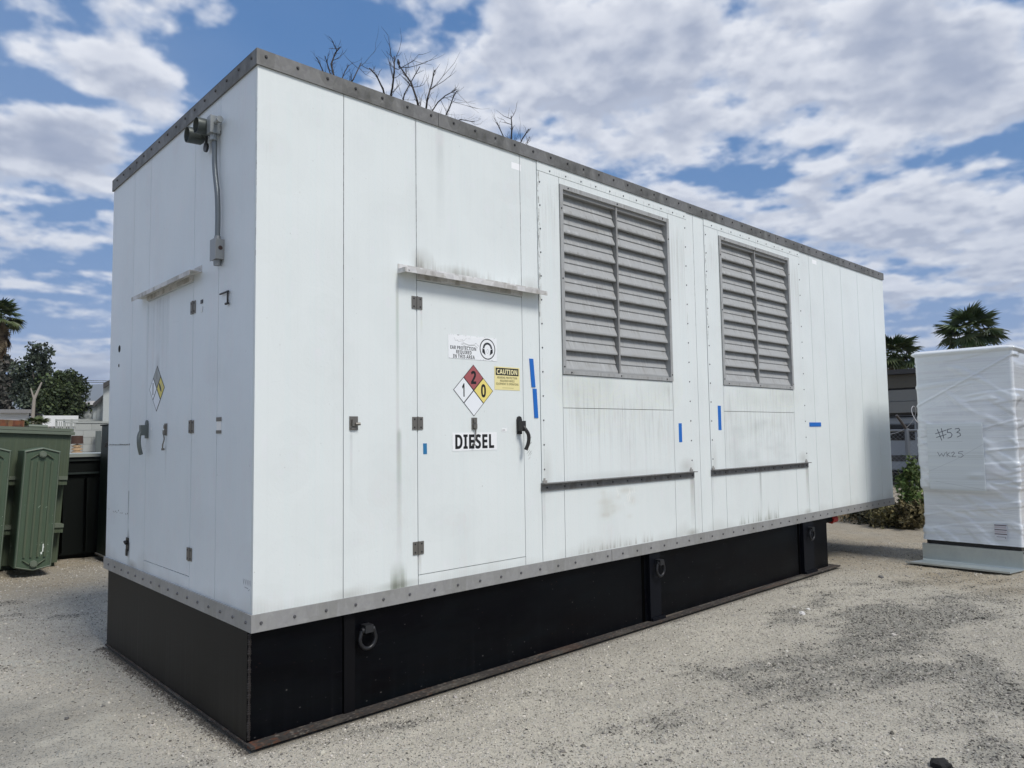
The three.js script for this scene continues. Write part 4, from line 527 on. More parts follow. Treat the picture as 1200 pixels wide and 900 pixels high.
  obj('body', [bx(0, 1.3, 0.07, 1.91, -0.9, 0)], std(0.010, 0.022, 0.016, 0.5), v); obj('lid', bx(-0.02, 1.32, 1.911, 1.93, -0.92, 0.02), blackGreen, v); obj('bottom_rail', bx(-0.02, 1.32, 0.05, 0.069, -0.9, 0.03), std(0.2, 0.2, 0.18, 0.6), v); obj('grey_plate', bx(0.11, 0.14, 1.6, 1.86, 0.001, 0.006), std(0.3, 0.32, 0.3, 0.5), v); obj('oval_plate', cyl([0.13, 0.24, 0.001], [0.13, 0.24, 0.008], 0.04, 0.04, 16).applyMatrix4(new THREE.Matrix4().makeScale(1, 1.6, 1)).translate(0, -0.14, 0), std(0.4, 0.42, 0.43, 0.5), v);
  for (const x of [0.03, 0.3]) obj('side_channel', bx(x, x + 0.03, 0.071, 1.909, 0.001, 0.03), blackGreen, v);
  obj('lifting_hook', [tube([[0.02, 1.55, -0.03], [-0.06, 1.62, -0.03], [-0.14, 1.66, -0.03], [-0.15, 1.6, -0.03]], 0.02, 6, 16), bx(-0.09, 0.0, 1.42, 1.6, -0.06, -0.01)], voidMat, v);
  obj('foot', [bx(0.05, 0.2, 0, 0.049, -0.85, -0.1), bx(1.1, 1.25, 0, 0.049, -0.85, -0.1)], blackGreen, v);
}

// ---------- far left: stacked insulators, block wall, sheds, trees, hills ----------
{
  const b = at(90, 532, 20); const ins = thing('insulator_stack', 'tan ribbed insulator column with a rusty cap between the transformers', 'insulator', [b.x, 0, b.z]);
  const pts = []; for (let i = 0; i < 9; i++) { pts.push([0.06, 0.95 + i * 0.075], [0.13, 0.985 + i * 0.075]); } obj('ceramic_sheds', new THREE.LatheGeometry([[0, 0.95], ...pts, [0, 1.63]].map((p) => new THREE.Vector2(...p)), 14), std(0.55, 0.38, 0.22, 0.45), ins);
  obj('rusty_cap', [cyl([0, 1.63, 0], [0, 1.82, 0], 0.13, 0.12, 14)], std(0.06, 0.03, 0.02, 0.8), ins); obj('pedestal', cyl([0, 0, 0], [0, 0.95, 0], 0.12, 0.1, 10), std(0.1, 0.1, 0.1, 0.7), ins);
}
function wallThing(name, label, cat, u0, u1, vTop, dist, depth, mat, extra) { // an upright block facing the yard, its foot on the ground
  const a = at(u0, vTop, dist), b = at(u1, vTop, dist), w = Math.hypot(b.x - a.x, b.z - a.z), t = thing(name, label, cat, [a.x, 0, a.z], Math.atan2(-(b.z - a.z), b.x - a.x)); extra(t, w, (a.y + b.y) / 2, mat, depth); return t;
}
const paleWall = std(0.36, 0.38, 0.36, 0.85), siding = std(0.40, 0.43, 0.42, 0.7), whiteWall = std(0.75, 0.76, 0.75, 0.7), roofDark = std(0.05, 0.05, 0.05, 0.7);
wallThing('block_wall', 'pale concrete block wall behind the dark transformer', 'wall', 88, 150, 503, 24, 0.2, paleWall, (t, w, h, m, d) => { const nx = Math.ceil(w / 0.4), ny = Math.ceil(h / 0.2); const sh = [0.9, 1, 1.1].map((k) => std(0.34 * k, 0.355 * k, 0.335 * k, 0.9)); obj('mortar', bx(0, nx * 0.4, 0, ny * 0.2 - 0.02, -d + 0.01, -0.012), std(0.31, 0.32, 0.30, 0.95), t); const g = bx(0.004, 0.396, 0.004, 0.196, -d, 0); for (let j = 2; j < ny; j++) for (let i = 0; i < nx; i++) { const o = obj('block', g, sh[(hsh(i, j) * 3) | 0], t); o.position.set(i * 0.4 - (j % 2) * 0.2, j * 0.2, 0); } obj('cap', bx(-0.22, nx * 0.4, ny * 0.2, ny * 0.2 + 0.05, -d - 0.02, 0.02), paleWall, t); });
wallThing('meter_box', 'grey electrical box on the pale block wall', 'electrical box', 112, 119, 505, 23.6, 0.25, greyPaint, (t, w, h, m, d) => { obj('box', bx(0, w, h - 0.62, h, -d, 0), m, t); obj('door', bx(0.02, w - 0.02, h - 0.58, h - 0.05, 0.001, 0.012), m, t); obj('post', bx(w / 2 - 0.04, w / 2 + 0.04, 0, h - 0.62, -d + 0.05, -0.06), m, t); });
function shed(name, label, pts, dist, depth) { // gable wall outline given as directions, upright sheets and a dark eave
  const P = pts.map(([u, v]) => at(u, v, dist)), a = P[0], ex = P[P.length - 1].clone().sub(a).setY(0), w = ex.length(), t = thing(name, label, 'building', [a.x, 0, a.z], Math.atan2(-ex.z, ex.x)), n = ex.clone().normalize();
  const q = P.map((p) => [p.clone().sub(a).dot(n), p.y]); const hAt = (x) => { for (let i = 0; i + 1 < q.length; i++) if (x <= q[i + 1][0] + 1e-6) return mix(q[i][1], q[i + 1][1], Math.max(0, Math.min(1, (x - q[i][0]) / (q[i + 1][0] - q[i][0] + 1e-9)))); return q[q.length - 1][1]; };
  obj('wall', extr([[0, 0], [w, 0], ...q.slice().reverse().map(([x, y]) => [x, y - 0.02])], depth).translate(0, 0, -depth - 0.03), siding, t);
  const N = Math.max(3, Math.round(w / 0.7)); for (let i = 0; i < N; i++) { const x0 = i * w / N + 0.015, x1 = (i + 1) * w / N - 0.015; obj('siding_sheet', extr([[x0, 0.05], [x1, 0.05], [x1, hAt(x1) - 0.1], [x0, hAt(x0) - 0.1]], 0.03).translate(0, 0, -0.029), siding, t); }
  for (let i = 0; i + 1 < q.length; i++) { const [xa, ya] = q[i], [xb, yb] = q[i + 1]; obj('roof_edge', extr([[xa, ya - 0.1], [xb, yb - 0.1], [xb, yb + 0.16], [xa, ya + 0.16]], depth + 0.5).translate(0, 0, -depth - 0.2), i % 2 ? std(0.6, 0.6, 0.6, 0.6) : roofDark, t); }
}
shed('metal_shed', 'tall pale metal shed cut off by the generator corner', [[121, 453], [150, 438]], 44, 12);
shed('metal_shed', 'middle pale metal shed with a sloping dark eave', [[109, 476], [122, 465]], 50, 10);
shed('metal_shed', 'lowest pale metal shed, farthest left, with light roof', [[91, 476], [100, 474], [111, 472.5]], 58, 10);
wallThing('white_building', 'long white low building under the palm at the far left edge', 'building', -60, 34, 484, 62, 8, whiteWall, (t, w, h, m, d) => { obj('wall', bx(0, w, 0, h, -d, 0), m, t); obj('roof', bx(-0.3, w + 0.3, h, h + 0.25, -d - 0.3, 0.4), std(0.22, 0.22, 0.22, 0.8), t);  for (let i = 0; i < 7; i++) { const x = w * (i + 0.5) / 7; const f = obj('window', bx(x - 0.6, x + 0.6, h - 1.6, h - 0.7, 0.001, 0.05), roofDark, t); obj('sill', bx(x - 0.65, x + 0.65, h - 1.68, h - 1.61, 0.001, 0.1), whiteWall, f); } });
wallThing('white_canopy', 'white canopy on posts below the dark trees', 'canopy', 50, 92, 487, 56, 6, whiteWall, (t, w, h, m, d) => { obj('roof', bx(0, w, h - 0.7, h, -d, 0), m, t); for (const x of [0.3, 0.62, 0.97]) for (const z of [-0.2, -d + 0.2]) obj('post', bx(x * w - 0.12, x * w + 0.02, 0, h - 0.701, z - 0.1, z + 0.1), m, t); obj('back_wall', bx(w * 0.3, w * 0.62, 0, h - 0.701, -d, -d + 0.1), paleWall, t); });
wallThing('low_fence', 'low grey slatted fence in front of the metal sheds', 'fence', 66, 120, 491, 50, 0.1, paleWall, (t, w, h, m) => { for (let i = 0; i <= 6; i++) obj('post', bx(i * w / 6 - 0.05, i * w / 6 + 0.05, 0, h, -0.05, 0.05), m, t); for (let i = 0; i < 22; i++) obj('slat', bx(i * w / 22 + 0.02, (i + 0.8) * w / 22, 0.1, h - 0.15, 0.051, 0.07), m, t); obj('rail', bx(0, w, h - 0.12, h - 0.02, 0.071, 0.1), m, t); });

// foliage: many small folded leaves through the crown's lobes
function leafCloud(lobes, count, size, seed, tones, flat = 0) {
  const r = rng(seed), pos = [], clr = [], tot = lobes.reduce((s, l) => s + l[3] * l[4] * l[5], 0), a = new THREE.Vector3(), b = new THREE.Vector3(), c = new THREE.Vector3();
  for (const [cx, cy, cz, rx, ry, rz] of lobes) {
    const n = Math.round(count * rx * ry * rz / tot), clumps = Array.from({ length: 10 + (n / 60 | 0) }, () => { const t = r() * 6.283, q = 2 * r() - 1, s = Math.pow(r(), 0.45), k = Math.sqrt(1 - q * q); return [k * Math.cos(t) * s, q * s, k * Math.sin(t) * s, 0.6 + 0.8 * r()]; });
    for (let i = 0; i < n; i++) {
      const k = clumps[(r() * clumps.length) | 0], g = () => (r() + r() + r() - 1.5) * 0.30;
      const x = cx + (k[0] + g()) * rx, y = cy + (k[1] + g()) * ry, z = cz + (k[2] + g()) * rz, s = size * (0.6 + 0.8 * r());
      a.set(r() - 0.5, (r() - 0.5) * (1 - flat), r() - 0.5).normalize(); b.set(r() - 0.5, r() - 0.5, r() - 0.5).cross(a).normalize(); c.copy(a).cross(b);
      const tip = a.clone().multiplyScalar(s), w1 = b.clone().multiplyScalar(s * 0.32), mid = a.clone().multiplyScalar(s * 0.45).addScaledVector(c, s * 0.1), o = [x, y, z];
      const push = (v) => pos.push(o[0] + v.x, o[1] + v.y, o[2] + v.z), zero = new THREE.Vector3(), l = mid.clone().add(w1), rr = mid.clone().sub(w1), t = tones[(r() * tones.length) | 0], v = (0.75 + 0.5 * r()) * k[3];
      push(zero); push(l); push(tip); push(zero); push(tip); push(rr); for (let j = 0; j < 6; j++) clr.push(t[0] * v, t[1] * v, t[2] * v);
    }
  }
  const g = new THREE.BufferGeometry(); g.setAttribute('position', new THREE.Float32BufferAttribute(pos, 3)); g.setAttribute('color', new THREE.Float32BufferAttribute(clr, 3)); g.computeVertexNormals(); return g;
}
const leafMat = std(1, 1, 1, 0.8, 0, { vertexColors: true }), barkMat = std(0.10, 0.085, 0.07, 0.9), paleBark = std(0.30, 0.27, 0.23, 0.9);
function tree(name, label, u, vBase, dist, lobes, count, size, seed, tones, trunkR, bark = barkMat, group) {
  const b = at(u, vBase, dist), t = thing(name, label, 'tree', [b.x, 0, b.z], 0, group), toLocal = (q) => { const c = at(q[0], q[1], dist + (q[4] || 0)), k = dist / 858; return [c.x - b.x, c.y, c.z - b.z, q[2] * k, q[3] * k, q[2] * k]; }, LB = lobes.map(toLocal);
  tag(obj('crown', leafCloud(LB, count, size, seed, tones), leafMat, t), null, null, null, undefined);
  const limbs = []; const top = LB.reduce((m, l) => Math.max(m, l[1]), 0); limbs.push(cyl([0, 0, 0], [0.1, top * 0.45, 0], trunkR, trunkR * 0.75, 8)); for (const l of LB) limbs.push(cyl([0.1, top * 0.42, 0], [l[0], l[1], l[2]], trunkR * 0.55, trunkR * 0.12, 6)); obj('trunk', limbs, bark, t); return t;
}
const OLIVE = [[0.045, 0.068, 0.022], [0.03, 0.048, 0.018], [0.07, 0.092, 0.034], [0.04, 0.055, 0.03]], EUC = [[0.065, 0.088, 0.06], [0.045, 0.065, 0.042], [0.09, 0.108, 0.075], [0.036, 0.05, 0.035]];
tree('eucalyptus_tree', 'tall grey-green airy tree, highest of the left tree group', 44, 485, 66, [[47, 416, 13, 11], [38, 432, 16, 14], [28, 450, 11, 16], [42, 462, 20, 18], [50, 440, 10, 16], [30, 474, 9, 12]], 6200, 0.24, 21, EUC, 0.35, paleBark);
tree('dark_shade_tree', 'dense dark green tree right of the airy grey-green one', 76, 488, 58, [[72, 458, 22, 18], [88, 448, 12, 10], [62, 470, 16, 18], [92, 474, 9, 14], [78, 476, 20, 13], [78, 441, 12, 9], [98, 452, 6, 8]], 9500, 0.22, 22, OLIVE, 0.3);
tree('eucalyptus_tree', 'drooping grey-brown tree behind the palm trunk at the left edge', 2, 485, 74, [[4, 436, 9, 14], [9, 455, 7, 16], [0, 462, 10, 20], [-14, 445, 14, 22], [5, 475, 6, 8]], 5200, 0.38, 23, [[0.085, 0.085, 0.07], [0.05, 0.055, 0.045], [0.12, 0.11, 0.095]], 0.3, paleBark);
{
  const a = at(36, 486, 50), t = thing('bare_sapling', 'pale bare forked trunk in front of the dark trees', 'tree', [a.x, 0, a.z]), P = (u, v) => { const p = at(u, v, 50); return [p.x - a.x, p.y, p.z - a.z]; }; const q = P(40, 468), e = P(49, 448), f = P(36, 455); obj('trunk', [cyl([0, 0, 0], q, 0.13, 0.09, 7), cyl(q, e, 0.09, 0.04, 7)], paleBark, t); obj('branch', cyl(q, f, 0.06, 0.03, 6), paleBark, t);
}

// fan palms: every frond is a mesh of its own
function frondGeo(seed, R, pet, droop) {
  const r = rng(seed), pos = [], N = 17, v = (a, rad, lift) => { const x = Math.sin(a) * rad, z = pet + Math.cos(a) * rad; return [x, lift - droop * (x * x + (z * 0.8) ** 2) / (R * 1.6), z]; }; // blade opens along +z
  for (let i = 0; i < N; i++) { const a = -1.95 + 3.9 * (i + 0.5) / N, h = 3.9 / N * 0.5, len = R * (0.85 + 0.2 * r()) * (1 - 0.18 * Math.abs(a) / 2), o = [0, 0, pet], m1 = v(a - h * 1.02, len * 0.6, 0.02), m2 = v(a + h * 1.02, len * 0.6, 0.02), c = v(a, len * 0.6, -0.05), tip = v(a + 0.05 * (r() - 0.5), len, -0.06 - 0.2 * r() * R); pos.push(...o, ...c, ...m1, ...o, ...m2, ...c, ...m1, ...c, ...tip, ...c, ...m2, ...tip); }
  const w = 0.03; pos.push(-w, 0, 0, w, 0, 0, 0, 0.01, pet, 0, -0.05, 0, -w, 0, 0, 0, 0.01, pet, w, 0, 0, 0, -0.05, 0, 0, 0.01, pet);
  const g = new THREE.BufferGeometry(); g.setAttribute('position', new THREE.Float32BufferAttribute(pos, 3)); g.computeVertexNormals(); return g;
}
const fronds = [1, 2, 3].map((s) => frondGeo(s, 0.95, 1.0, 0.25)), deadFronds = [5, 6].map((s) => frondGeo(s, 0.8, 0.7, 0.5));
const frondMats = [[0.05, 0.085, 0.025], [0.035, 0.06, 0.02], [0.085, 0.11, 0.04]].map((c) => std(...c, 0.55)), deadMats = [[0.15, 0.11, 0.065], [0.10, 0.07, 0.045], [0.20, 0.16, 0.10]].map((c) => std(...c, 0.85));
function palm(label, u, v, dist, scale, seed, dead, trunkR = 0.28) {
  const c = at(u, v, dist), t = thing('fan_palm', label, 'palm', [c.x, 0, c.z]), r = rng(seed);
  const pts = Array.from({ length: 9 }, (_, i) => [0.12 * Math.sin(i * 1.1 + seed), c.y * i / 8, 0.1 * Math.cos(i * 0.9)]); obj('trunk', [tube(pts, trunkR * scale, 9, 30), cyl([0, 0, 0], [0, 0.5, 0], trunkR * scale * 1.5, trunkR * scale, 10)], std(0.17, 0.135, 0.10, 0.95), t);
  for (let i = 0; i < 46; i++) { const el = Math.PI / 2 - 1.95 * Math.pow((i + 0.5) / 46, 0.75), o = obj('frond', fronds[i % 3], frondMats[(r() * 3) | 0], t); o.rotation.order = 'YXZ'; o.rotation.set(-el + (r() - 0.5) * 0.3, i * 2.4 + r(), (r() - 0.5) * 0.8); o.position.set(0, c.y + 0.1 * scale, 0); o.scale.setScalar(scale * (0.85 + 0.3 * r())); }
  for (let i = 0; i < dead; i++) { const o = obj('dead_frond', deadFronds[i % 2], deadMats[(r() * 3) | 0], t); o.rotation.order = 'YXZ'; o.rotation.set(0.55 + 0.95 * r(), i * 2.4 + r(), (r() - 0.5) * 0.9); o.position.set(0, c.y - 1.5 * r() * r() * scale * (dead > 30 ? 2.2 : 1), 0); o.scale.setScalar(scale * (0.8 + 0.4 * r())); }
}
palm('full fan palm crown above the wrapped cabinet', 1136, 393, 52, 1.02, 41, 26);
palm('fan palm half hidden behind the far corner of the generator', 1047, 421, 58, 1.05, 42, 30);
palm('fan palm with a skirt of dead fronds at the left edge', 0, 375, 74, 0.98, 43, 60, 0.3);
{ // young fan palm behind the rusty lid
  const c = at(41, 494, 16), t = thing('young_palm', 'small green fan palm peeking over the rusty transformer lid', 'palm', [c.x, 0, c.z]), r = rng(9); obj('trunk', cyl([0, 0, 0], [0, c.y - 0.1, 0], 0.09, 0.07, 8), barkMat, t); for (let i = 0; i < 16; i++) { const o = obj('frond', fronds[i % 3], frondMats[2], t); o.rotation.order = 'YXZ'; o.rotation.set(-0.15 - 1.1 * r(), i * 2.4, (r() - 0.5) * 0.5); o.position.set(0, c.y - 0.1, 0); o.scale.setScalar(0.13 + 0.04 * r()); }
}

// bare trees behind the roof
function bareTree(label, u, dist, limbs, seed, group) {
  const b = at(u, 300, dist), t = thing('bare_tree', label, 'tree', [b.x, 0, b.z]), r = rng(seed), geos = [], fork = new THREE.Vector3(0, 4.6, 0);
  const twig = (p, d, len, rad, depth) => { // a bent twig and its side twigs
    let q = p.clone(); const dir = d.clone(), n = 3; for (let i = 0; i < n; i++) { const e = q.clone().addScaledVector(dir, len / n); geos.push(cyl(q.toArray(), e.toArray(), rad * (1 - i / n * 0.6), rad * (1 - (i + 1) / n * 0.6), 4, true)); if (depth > 0 && r() < 0.85) twig(e, dir.clone().add(new THREE.Vector3((r() - 0.5) * 1.7, 0.2 + (r() - 0.5) * 1.1, (r() - 0.5) * 1.7)).normalize(), len * (0.35 + 0.35 * r()), rad * 0.55, depth - 1); q = e; dir.add(new THREE.Vector3((r() - 0.5) * 0.4, 0.12, (r() - 0.5) * 0.4)).normalize(); }
  };
  for (const [line, rad] of limbs) {
    const P = line.map(([u2, v2], i) => at(u2, v2, dist + (hsh(seed + u2, i) - 0.5) * 1.6).sub(new THREE.Vector3(b.x, 0, b.z)));
    const low = P[0].clone().lerp(fork, 0.5).add(new THREE.Vector3((r() - 0.5) * 1.4, (r() - 0.5) * 0.5, (r() - 0.5) * 1.6)); geos.push(cyl(fork.toArray(), low.toArray(), rad * 3.6, rad * 2.4, 6), cyl(low.toArray(), P[0].toArray(), rad * 2.4, rad * 1.25, 6));
    for (let j = 0; j < 9; j++) { const s = (j % 2 ? fork : P[0]).clone().lerp(low, r()), dir = new THREE.Vector3(r() - 0.5, 0.15 + 0.3 * r(), r() - 0.5).normalize(), len = Math.min(1.6, 0.5 + 1.1 * r()); if (s.y + len * 0.9 < P[0].y) twig(s, dir, len, rad * 0.9, 2); }
    for (let i = 0; i + 1 < P.length; i++) { const k = 1.5 - i / P.length, k2 = 1.5 - (i + 1) / P.length; geos.push(cyl(P[i].toArray(), P[i + 1].toArray(), rad * k, rad * k2, 5)); const d = P[i + 1].clone().sub(P[i]); for (let j = 0; j < 3; j++) { const s = P[i].clone().addScaledVector(d, 0.25 + 0.6 * r()); twig(s, d.clone().normalize().add(new THREE.Vector3((r() - 0.5) * 1.6, (r() - 0.35) * 0.8, (r() - 0.5) * 1.6)).normalize(), d.length() * (0.35 + 0.5 * r()), rad * 0.5, 1); } }
  }
  obj('trunk', [cyl([0, 0, 0], fork.toArray(), 0.22, 0.16, 8)], barkMat, t); obj('branches', geos, std(0.035, 0.03, 0.027, 0.9), t);
}
bareTree('leafless tree top above the left part of the roof trim', 392, 17, [[[[392, 108], [391, 88], [388, 75], [393, 62], [399, 55]], 0.017], [[[392, 100], [385, 80], [381, 66]], 0.011], [[[384, 100], [378, 82], [371, 67]], 0.011], [[[398, 100], [404, 84], [409, 76]], 0.010], [[[404, 108], [414, 93], [423, 74]], 0.013]], 3);
bareTree('widest leafless tree top, behind the middle of the roof', 495, 19, [[[[452, 118], [449, 105], [441, 88], [433, 80]], 0.019], [[[456, 122], [460, 102], [462, 84], [462, 66]], 0.021], [[[492, 135], [489, 118], [482, 97], [472, 83], [466, 74]], 0.023], [[[470, 128], [474, 110], [484, 92], [492, 78]], 0.014], [[[498, 138], [501, 115], [506, 98], [509, 82]], 0.019], [[[500, 140], [513, 120], [522, 112], [535, 105]], 0.014], [[[518, 145], [526, 128], [532, 112], [535, 107]], 0.013], [[[522, 146], [540, 140], [556, 143]], 0.010]], 4);
bareTree('smallest leafless tree top above the right end of the trees', 600, 18, [[[[600, 182], [599, 163], [600, 150], [599, 136]], 0.018], [[[594, 180], [590, 160], [582, 143]], 0.012], [[[604, 182], [612, 163], [620, 151]], 0.013], [[[608, 186], [616, 172], [621, 160]], 0.009]], 6);
{
  const c = at(467, 73, 19), t = thing('perched_bird', 'small dark bird perched on the tip of the widest bare tree', 'bird', [c.x, c.y, c.z], 0.4), m = std(0.02, 0.02, 0.022, 0.7);
  const body = new THREE.LatheGeometry([[0, -0.10], [0.03, -0.085], [0.052, -0.03], [0.05, 0.02], [0.032, 0.05], [0.034, 0.075], [0.024, 0.098], [0, 0.105]].map((p) => new THREE.Vector2(...p)), 12).rotateZ(0.35); obj('body', [body, new THREE.ConeGeometry(0.01, 0.035, 6).rotateZ(1.4).translate(-0.07, 0.085, 0), bx(0.02, 0.055, -0.2, -0.08, -0.014, 0.014)], m, t); t.scale.setScalar(0.75);
}

// ---------- far right: chain-link fence, carport, van, bushes ----------
{
  const FX = 13.7, zs = [-9.9, -7, -4.1, -1.22, 1.7, 4.6, 7.5];
  const f = thing('chain_link_fence', 'chain-link fence with barbed outriggers between generator and wrapped cabinet', 'fence', [FX, 0, 0]), gm = std(0.22, 0.235, 0.25, 0.5, 0.4);
  for (const z of zs) { const p = obj('post', [cyl([0, 0, z], [0, 1.7, z], 0.045, 0.045, 10)], gm, f); obj('outrigger', cyl([0, 1.68, z], [-0.22, 1.96, z - 0.10], 0.03, 0.025, 8), std(0.1, 0.09, 0.085, 0.6, 0.3), p); }
  obj('top_rail', [cyl([0, 1.66, zs[0]], [0, 1.66, zs[6]], 0.022, 0.022, 8)], gm, f);
  const wires = [], s = 0.085; for (let z = zs[0] - 1.8; z < zs[6]; z += s) { for (const k of [1, -1]) { const za = k > 0 ? z : z + 1.75, zb = k > 0 ? z + 1.75 : z; if (Math.min(za, zb) > zs[0] && Math.max(za, zb) < zs[6]) wires.push(cyl([0.03 * k * 0.2, 0.05, za], [0.006 * k, 1.64, zb], 0.0028, 0.0028, 3, true)); } }
  tag(obj('wire_mesh', wires, gm, f), null, null, null, 'stuff');
  for (const k of [0.35, 0.65, 0.95]) obj('barbed_wire', cyl([-0.22 * k, 1.68 + 0.28 * k, zs[0]], [-0.22 * k, 1.68 + 0.28 * k, zs[6]], 0.003, 0.003, 4), gm, f);
  const coil = []; for (let k = 0; k <= 60; k++) { const a = k / 60 * 6.28 * 4; coil.push([-0.12 + 0.34 * Math.cos(a) * 0.35, 1.86 + 0.27 * Math.sin(a), -3.4 + k / 60 * 4.2 + 0.2 * Math.cos(a)]); } obj('razor_coil', [tube(coil, 0.006, 5, 240)], std(0.5, 0.5, 0.5, 0.4, 0.4), f);
}
{
  const t = thing('carport', 'long carport with dark fascia and grey panelled front behind the fence', 'carport', [22, 0, -8]), pan = std(0.09, 0.085, 0.07, 0.8), pan2 = std(0.19, 0.195, 0.185, 0.8);
  obj('roof', bx(-0.4, 7, 3.36, 3.45, -10, 20), roofDark, t); obj('fascia', bx(-0.45, -0.401, 3.33, 3.47, -10, 20), roofDark, t);
  for (let i = 0; i < 10; i++) { obj('panel', bx(-0.3, -0.22, 2.92, 3.32, -10 + i * 3 + 0.01, -7 + i * 3 - 0.01), pan, t); obj('panel', bx(-0.3, -0.22, 2.52, 2.86, -10 + i * 3 + 0.01, -7 + i * 3 - 0.01), pan2, t); obj('panel', bx(-0.33, -0.22, 2.18, 2.51, -10 + i * 3 + 0.01, -7 + i * 3 - 0.01), pan2, t); }
  obj('beam', bx(-0.21, -0.15, 2.12, 3.35, -10, 20), roofDark, t); obj('back_wall', bx(6.8, 7, 0, 3.35, -10, 20), std(0.02, 0.02, 0.02, 0.9), t); for (let i = 0; i < 6; i++) obj('post', bx(-0.3, -0.155, 0, 2.17, -10 + i * 6 - 0.08, -10 + i * 6 + 0.08), roofDark, t);
  obj('end_wall', bx(0, 6.79, 0, 3.35, -10, -9.8), std(0.03, 0.03, 0.03, 0.9), t); obj('end_wall', bx(0, 6.79, 0, 3.35, 19.8, 20), std(0.03, 0.03, 0.03, 0.9), t);
}
{ // a van parked side-on under the carport edge
  const v = thing('parked_van', 'pale van parked behind the chain-link fence', 'van', [22.9, 0, -4.6]), paint = std(0.26, 0.29, 0.32, 0.35), glass = std(0.01, 0.012, 0.014, 0.08), tyre = std(0.015, 0.015, 0.015, 0.8), rim = std(0.25, 0.25, 0.26, 0.3, 0.5);
  const prof = [[-2.5, 0.5], [-2.55, 1.0], [-1.75, 1.25], [-1.2, 1.98], [2.3, 2.02], [2.45, 1.9], [2.5, 0.5]]; obj('body', [extr(prof, 1.75, 0.06).rotateY(-Math.PI / 2).translate(0.875, 0, 0)], paint, v);
  for (const [a, b] of [[-1.2, -0.5], [-0.35, 0.8], [0.95, 2.2]]) obj('window', [bx(-0.945, -0.938, 1.35, 1.85, a, b)], glass, v); obj('windscreen', [extr([[-1.72, 1.32], [-1.25, 1.92], [-1.23, 1.9], [-1.70, 1.30]], 1.5).rotateY(-Math.PI / 2).translate(0.75, 0.02, -0.06)], glass, v);
  obj('sill_trim', [bx(-0.95, -0.938, 0.72, 0.9, -2.4, 2.4)], roofDark, v);
  for (const z of [-1.7, 1.6]) for (const x of [-0.85, 0.85]) { const w = obj('wheel', [cyl([x - 0.11, 0.34, z], [x + 0.11, 0.34, z], 0.34, 0.34, 20)], tyre, v); obj('rim', [cyl([x - 0.12, 0.34, z], [x + 0.12, 0.34, z], 0.2, 0.2, 14)], rim, w); }
  for (const z of [-0.42, 0.87]) obj('door_seam', [bx(-0.9385, -0.937, 0.75, 1.95, z - 0.008, z + 0.008)], roofDark, v);
}
function bush(name, label, u, v, dist, w, h, n, size, seed, tones) { const c = at(u, v, dist), t = thing(name, label, 'bush', [c.x, 0, c.z]); obj('foliage', leafCloud([[0, h * 0.5, 0, w, h * 0.55, w * 0.8], [w * 0.5, h * 0.35, 0.1, w * 0.7, h * 0.4, w * 0.6], [-w * 0.5, h * 0.3, 0, w * 0.7, h * 0.35, w * 0.6]], n, size, seed, tones), leafMat, t); const r = rng(seed); obj('stems', Array.from({ length: 9 }, () => cyl([0, 0, 0], [(r() - 0.5) * w * 1.4, h * (0.5 + 0.45 * r()), (r() - 0.5) * w], 0.012, 0.004, 4)), barkMat, t); }
bush('green_bush', 'upright bright green bush against the fence post', 1069, 600, 15.2, 0.30, 1.05, 1900, 0.085, 51, [[0.11, 0.17, 0.04], [0.08, 0.13, 0.035], [0.15, 0.19, 0.06]]);
bush('scrub_bush', 'low olive scrub beside the far end of the generator', 1046, 604, 14.6, 0.5, 0.42, 1700, 0.07, 52, [[0.09, 0.085, 0.03], [0.06, 0.055, 0.022], [0.14, 0.12, 0.05]]);
bush('scrub_bush', 'low brownish scrub next to the wrapped cabinet base', 1066, 606, 14.3, 0.34, 0.42, 1200, 0.07, 53, [[0.11, 0.09, 0.035], [0.07, 0.06, 0.025], [0.16, 0.13, 0.06]]);
bush('scrub_bush', 'dark scrub mostly hidden behind the generator overhang', 1022, 604, 15.2, 0.6, 0.4, 1500, 0.07, 54, [[0.05, 0.05, 0.028], [0.03, 0.035, 0.02]]);
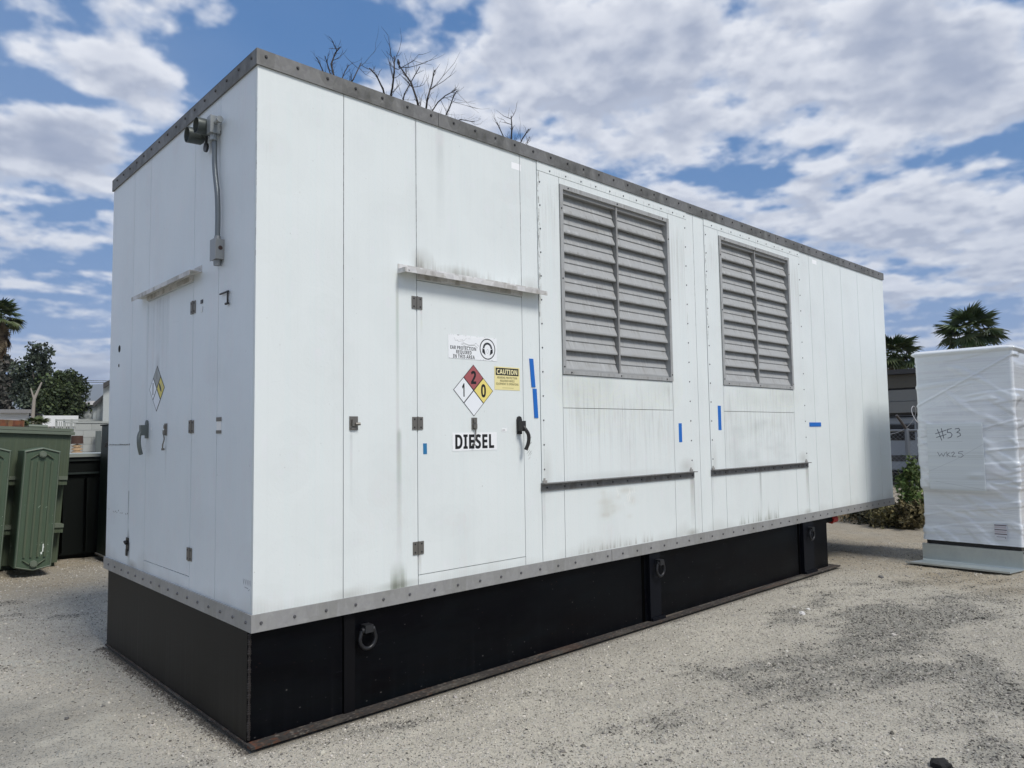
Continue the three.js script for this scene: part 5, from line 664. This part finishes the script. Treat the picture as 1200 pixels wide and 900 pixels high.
{ // dry grass along the fence foot
  const r = rng(61), pos = [], clr = []; for (let i = 0; i < 9000; i++) { const z = -7 + 12 * r(), x = 13.0 + (r() + r() - 1) * 0.8 - 0.3, h = 0.06 + 0.26 * r() * r(), a = r() * 6.3, dx = Math.cos(a) * 0.006, dz = Math.sin(a) * 0.006, lx = (r() - 0.5) * 0.12, lz = (r() - 0.5) * 0.12, y = groundH(x, z); pos.push(x - dx, y, z - dz, x + dx, y, z + dz, x + lx, y + h, z + lz); const k = 0.6 + 0.6 * r(); for (let j = 0; j < 3; j++) clr.push(0.30 * k, 0.22 * k, 0.11 * k); }
  const g = new THREE.BufferGeometry(); g.setAttribute('position', new THREE.Float32BufferAttribute(pos, 3)); g.setAttribute('color', new THREE.Float32BufferAttribute(clr, 3)); g.computeVertexNormals(); tag(obj('dry_grass', g, leafMat), 'short dry straw-coloured grass along the fence foot', 'grass', null, 'stuff');
}

// ---------- hills and overhead cables ----------
{
  const n = 120, pos = [], idx = []; for (let j = 0; j < 5; j++) for (let i = 0; i <= n; i++) { const az = (-150 + 130 * i / n) * Math.PI / 180, e = [0, 0.55, 1, 0.7, 0][j], rad = [6600, 7600, 8600, 9600, 10600][j], k = Math.sin(Math.PI * i / n), h = e * (360 + 420 * fbm(i * 0.11 + j * 0.4, 3.3 + j * 0.5, 4)) * Math.pow(k, 0.4) + (j && j < 4 ? (fbm(i * 0.5, j * 3.1, 3) - 0.5) * 110 : 0); pos.push(rad * Math.cos(az), h - 2, rad * Math.sin(az)); if (j < 4 && i < n) { const a = j * (n + 1) + i, b = a + n + 1; idx.push(a, a + 1, b, a + 1, b + 1, b); } }
  const g = new THREE.BufferGeometry(); g.setAttribute('position', new THREE.Float32BufferAttribute(pos, 3)); g.setIndex(idx); g.computeVertexNormals(); tag(obj('hills', g, std(0.10, 0.10, 0.075, 0.95)), 'hazy blue mountain ridge on the left horizon', null, null, 'structure');
}
for (const [v, dv, l] of [[443, 3, 'upper thin overhead cable left of the generator'], [445, 3, 'lower thin overhead cable left of the generator']]) { const a = at(60, v - 1, 62), b = at(160, v + dv, 48), m = a.clone().lerp(b, 0.5); m.y -= 0.12; tag(obj('overhead_cable', tube([a.toArray(), m.toArray(), b.toArray()], 0.018, 5, 20), roofDark), l, 'cable'); }
for (const [i, u] of [90, 97, 104].entries()) { const b = at(u, 474, 900), h = at(u, 463, 900).y; const t = thing('radio_mast', ['leftmost thin mast before the hills', 'middle thin mast before the hills', 'rightmost thin mast before the hills'][i], 'mast', [b.x, 0, b.z]); obj('mast', cyl([0, 0, 0], [0, h, 0], 0.5, 0.25, 5), greyPaint, t); obj('cross_arm', bx(-2, 2, h * 0.85, h * 0.86, -0.2, 0.2), greyPaint, t); }
scene.fog = new THREE.FogExp2(new THREE.Color(0.62, 0.72, 0.86), 0.00009);

renderer.render(scene, camera);
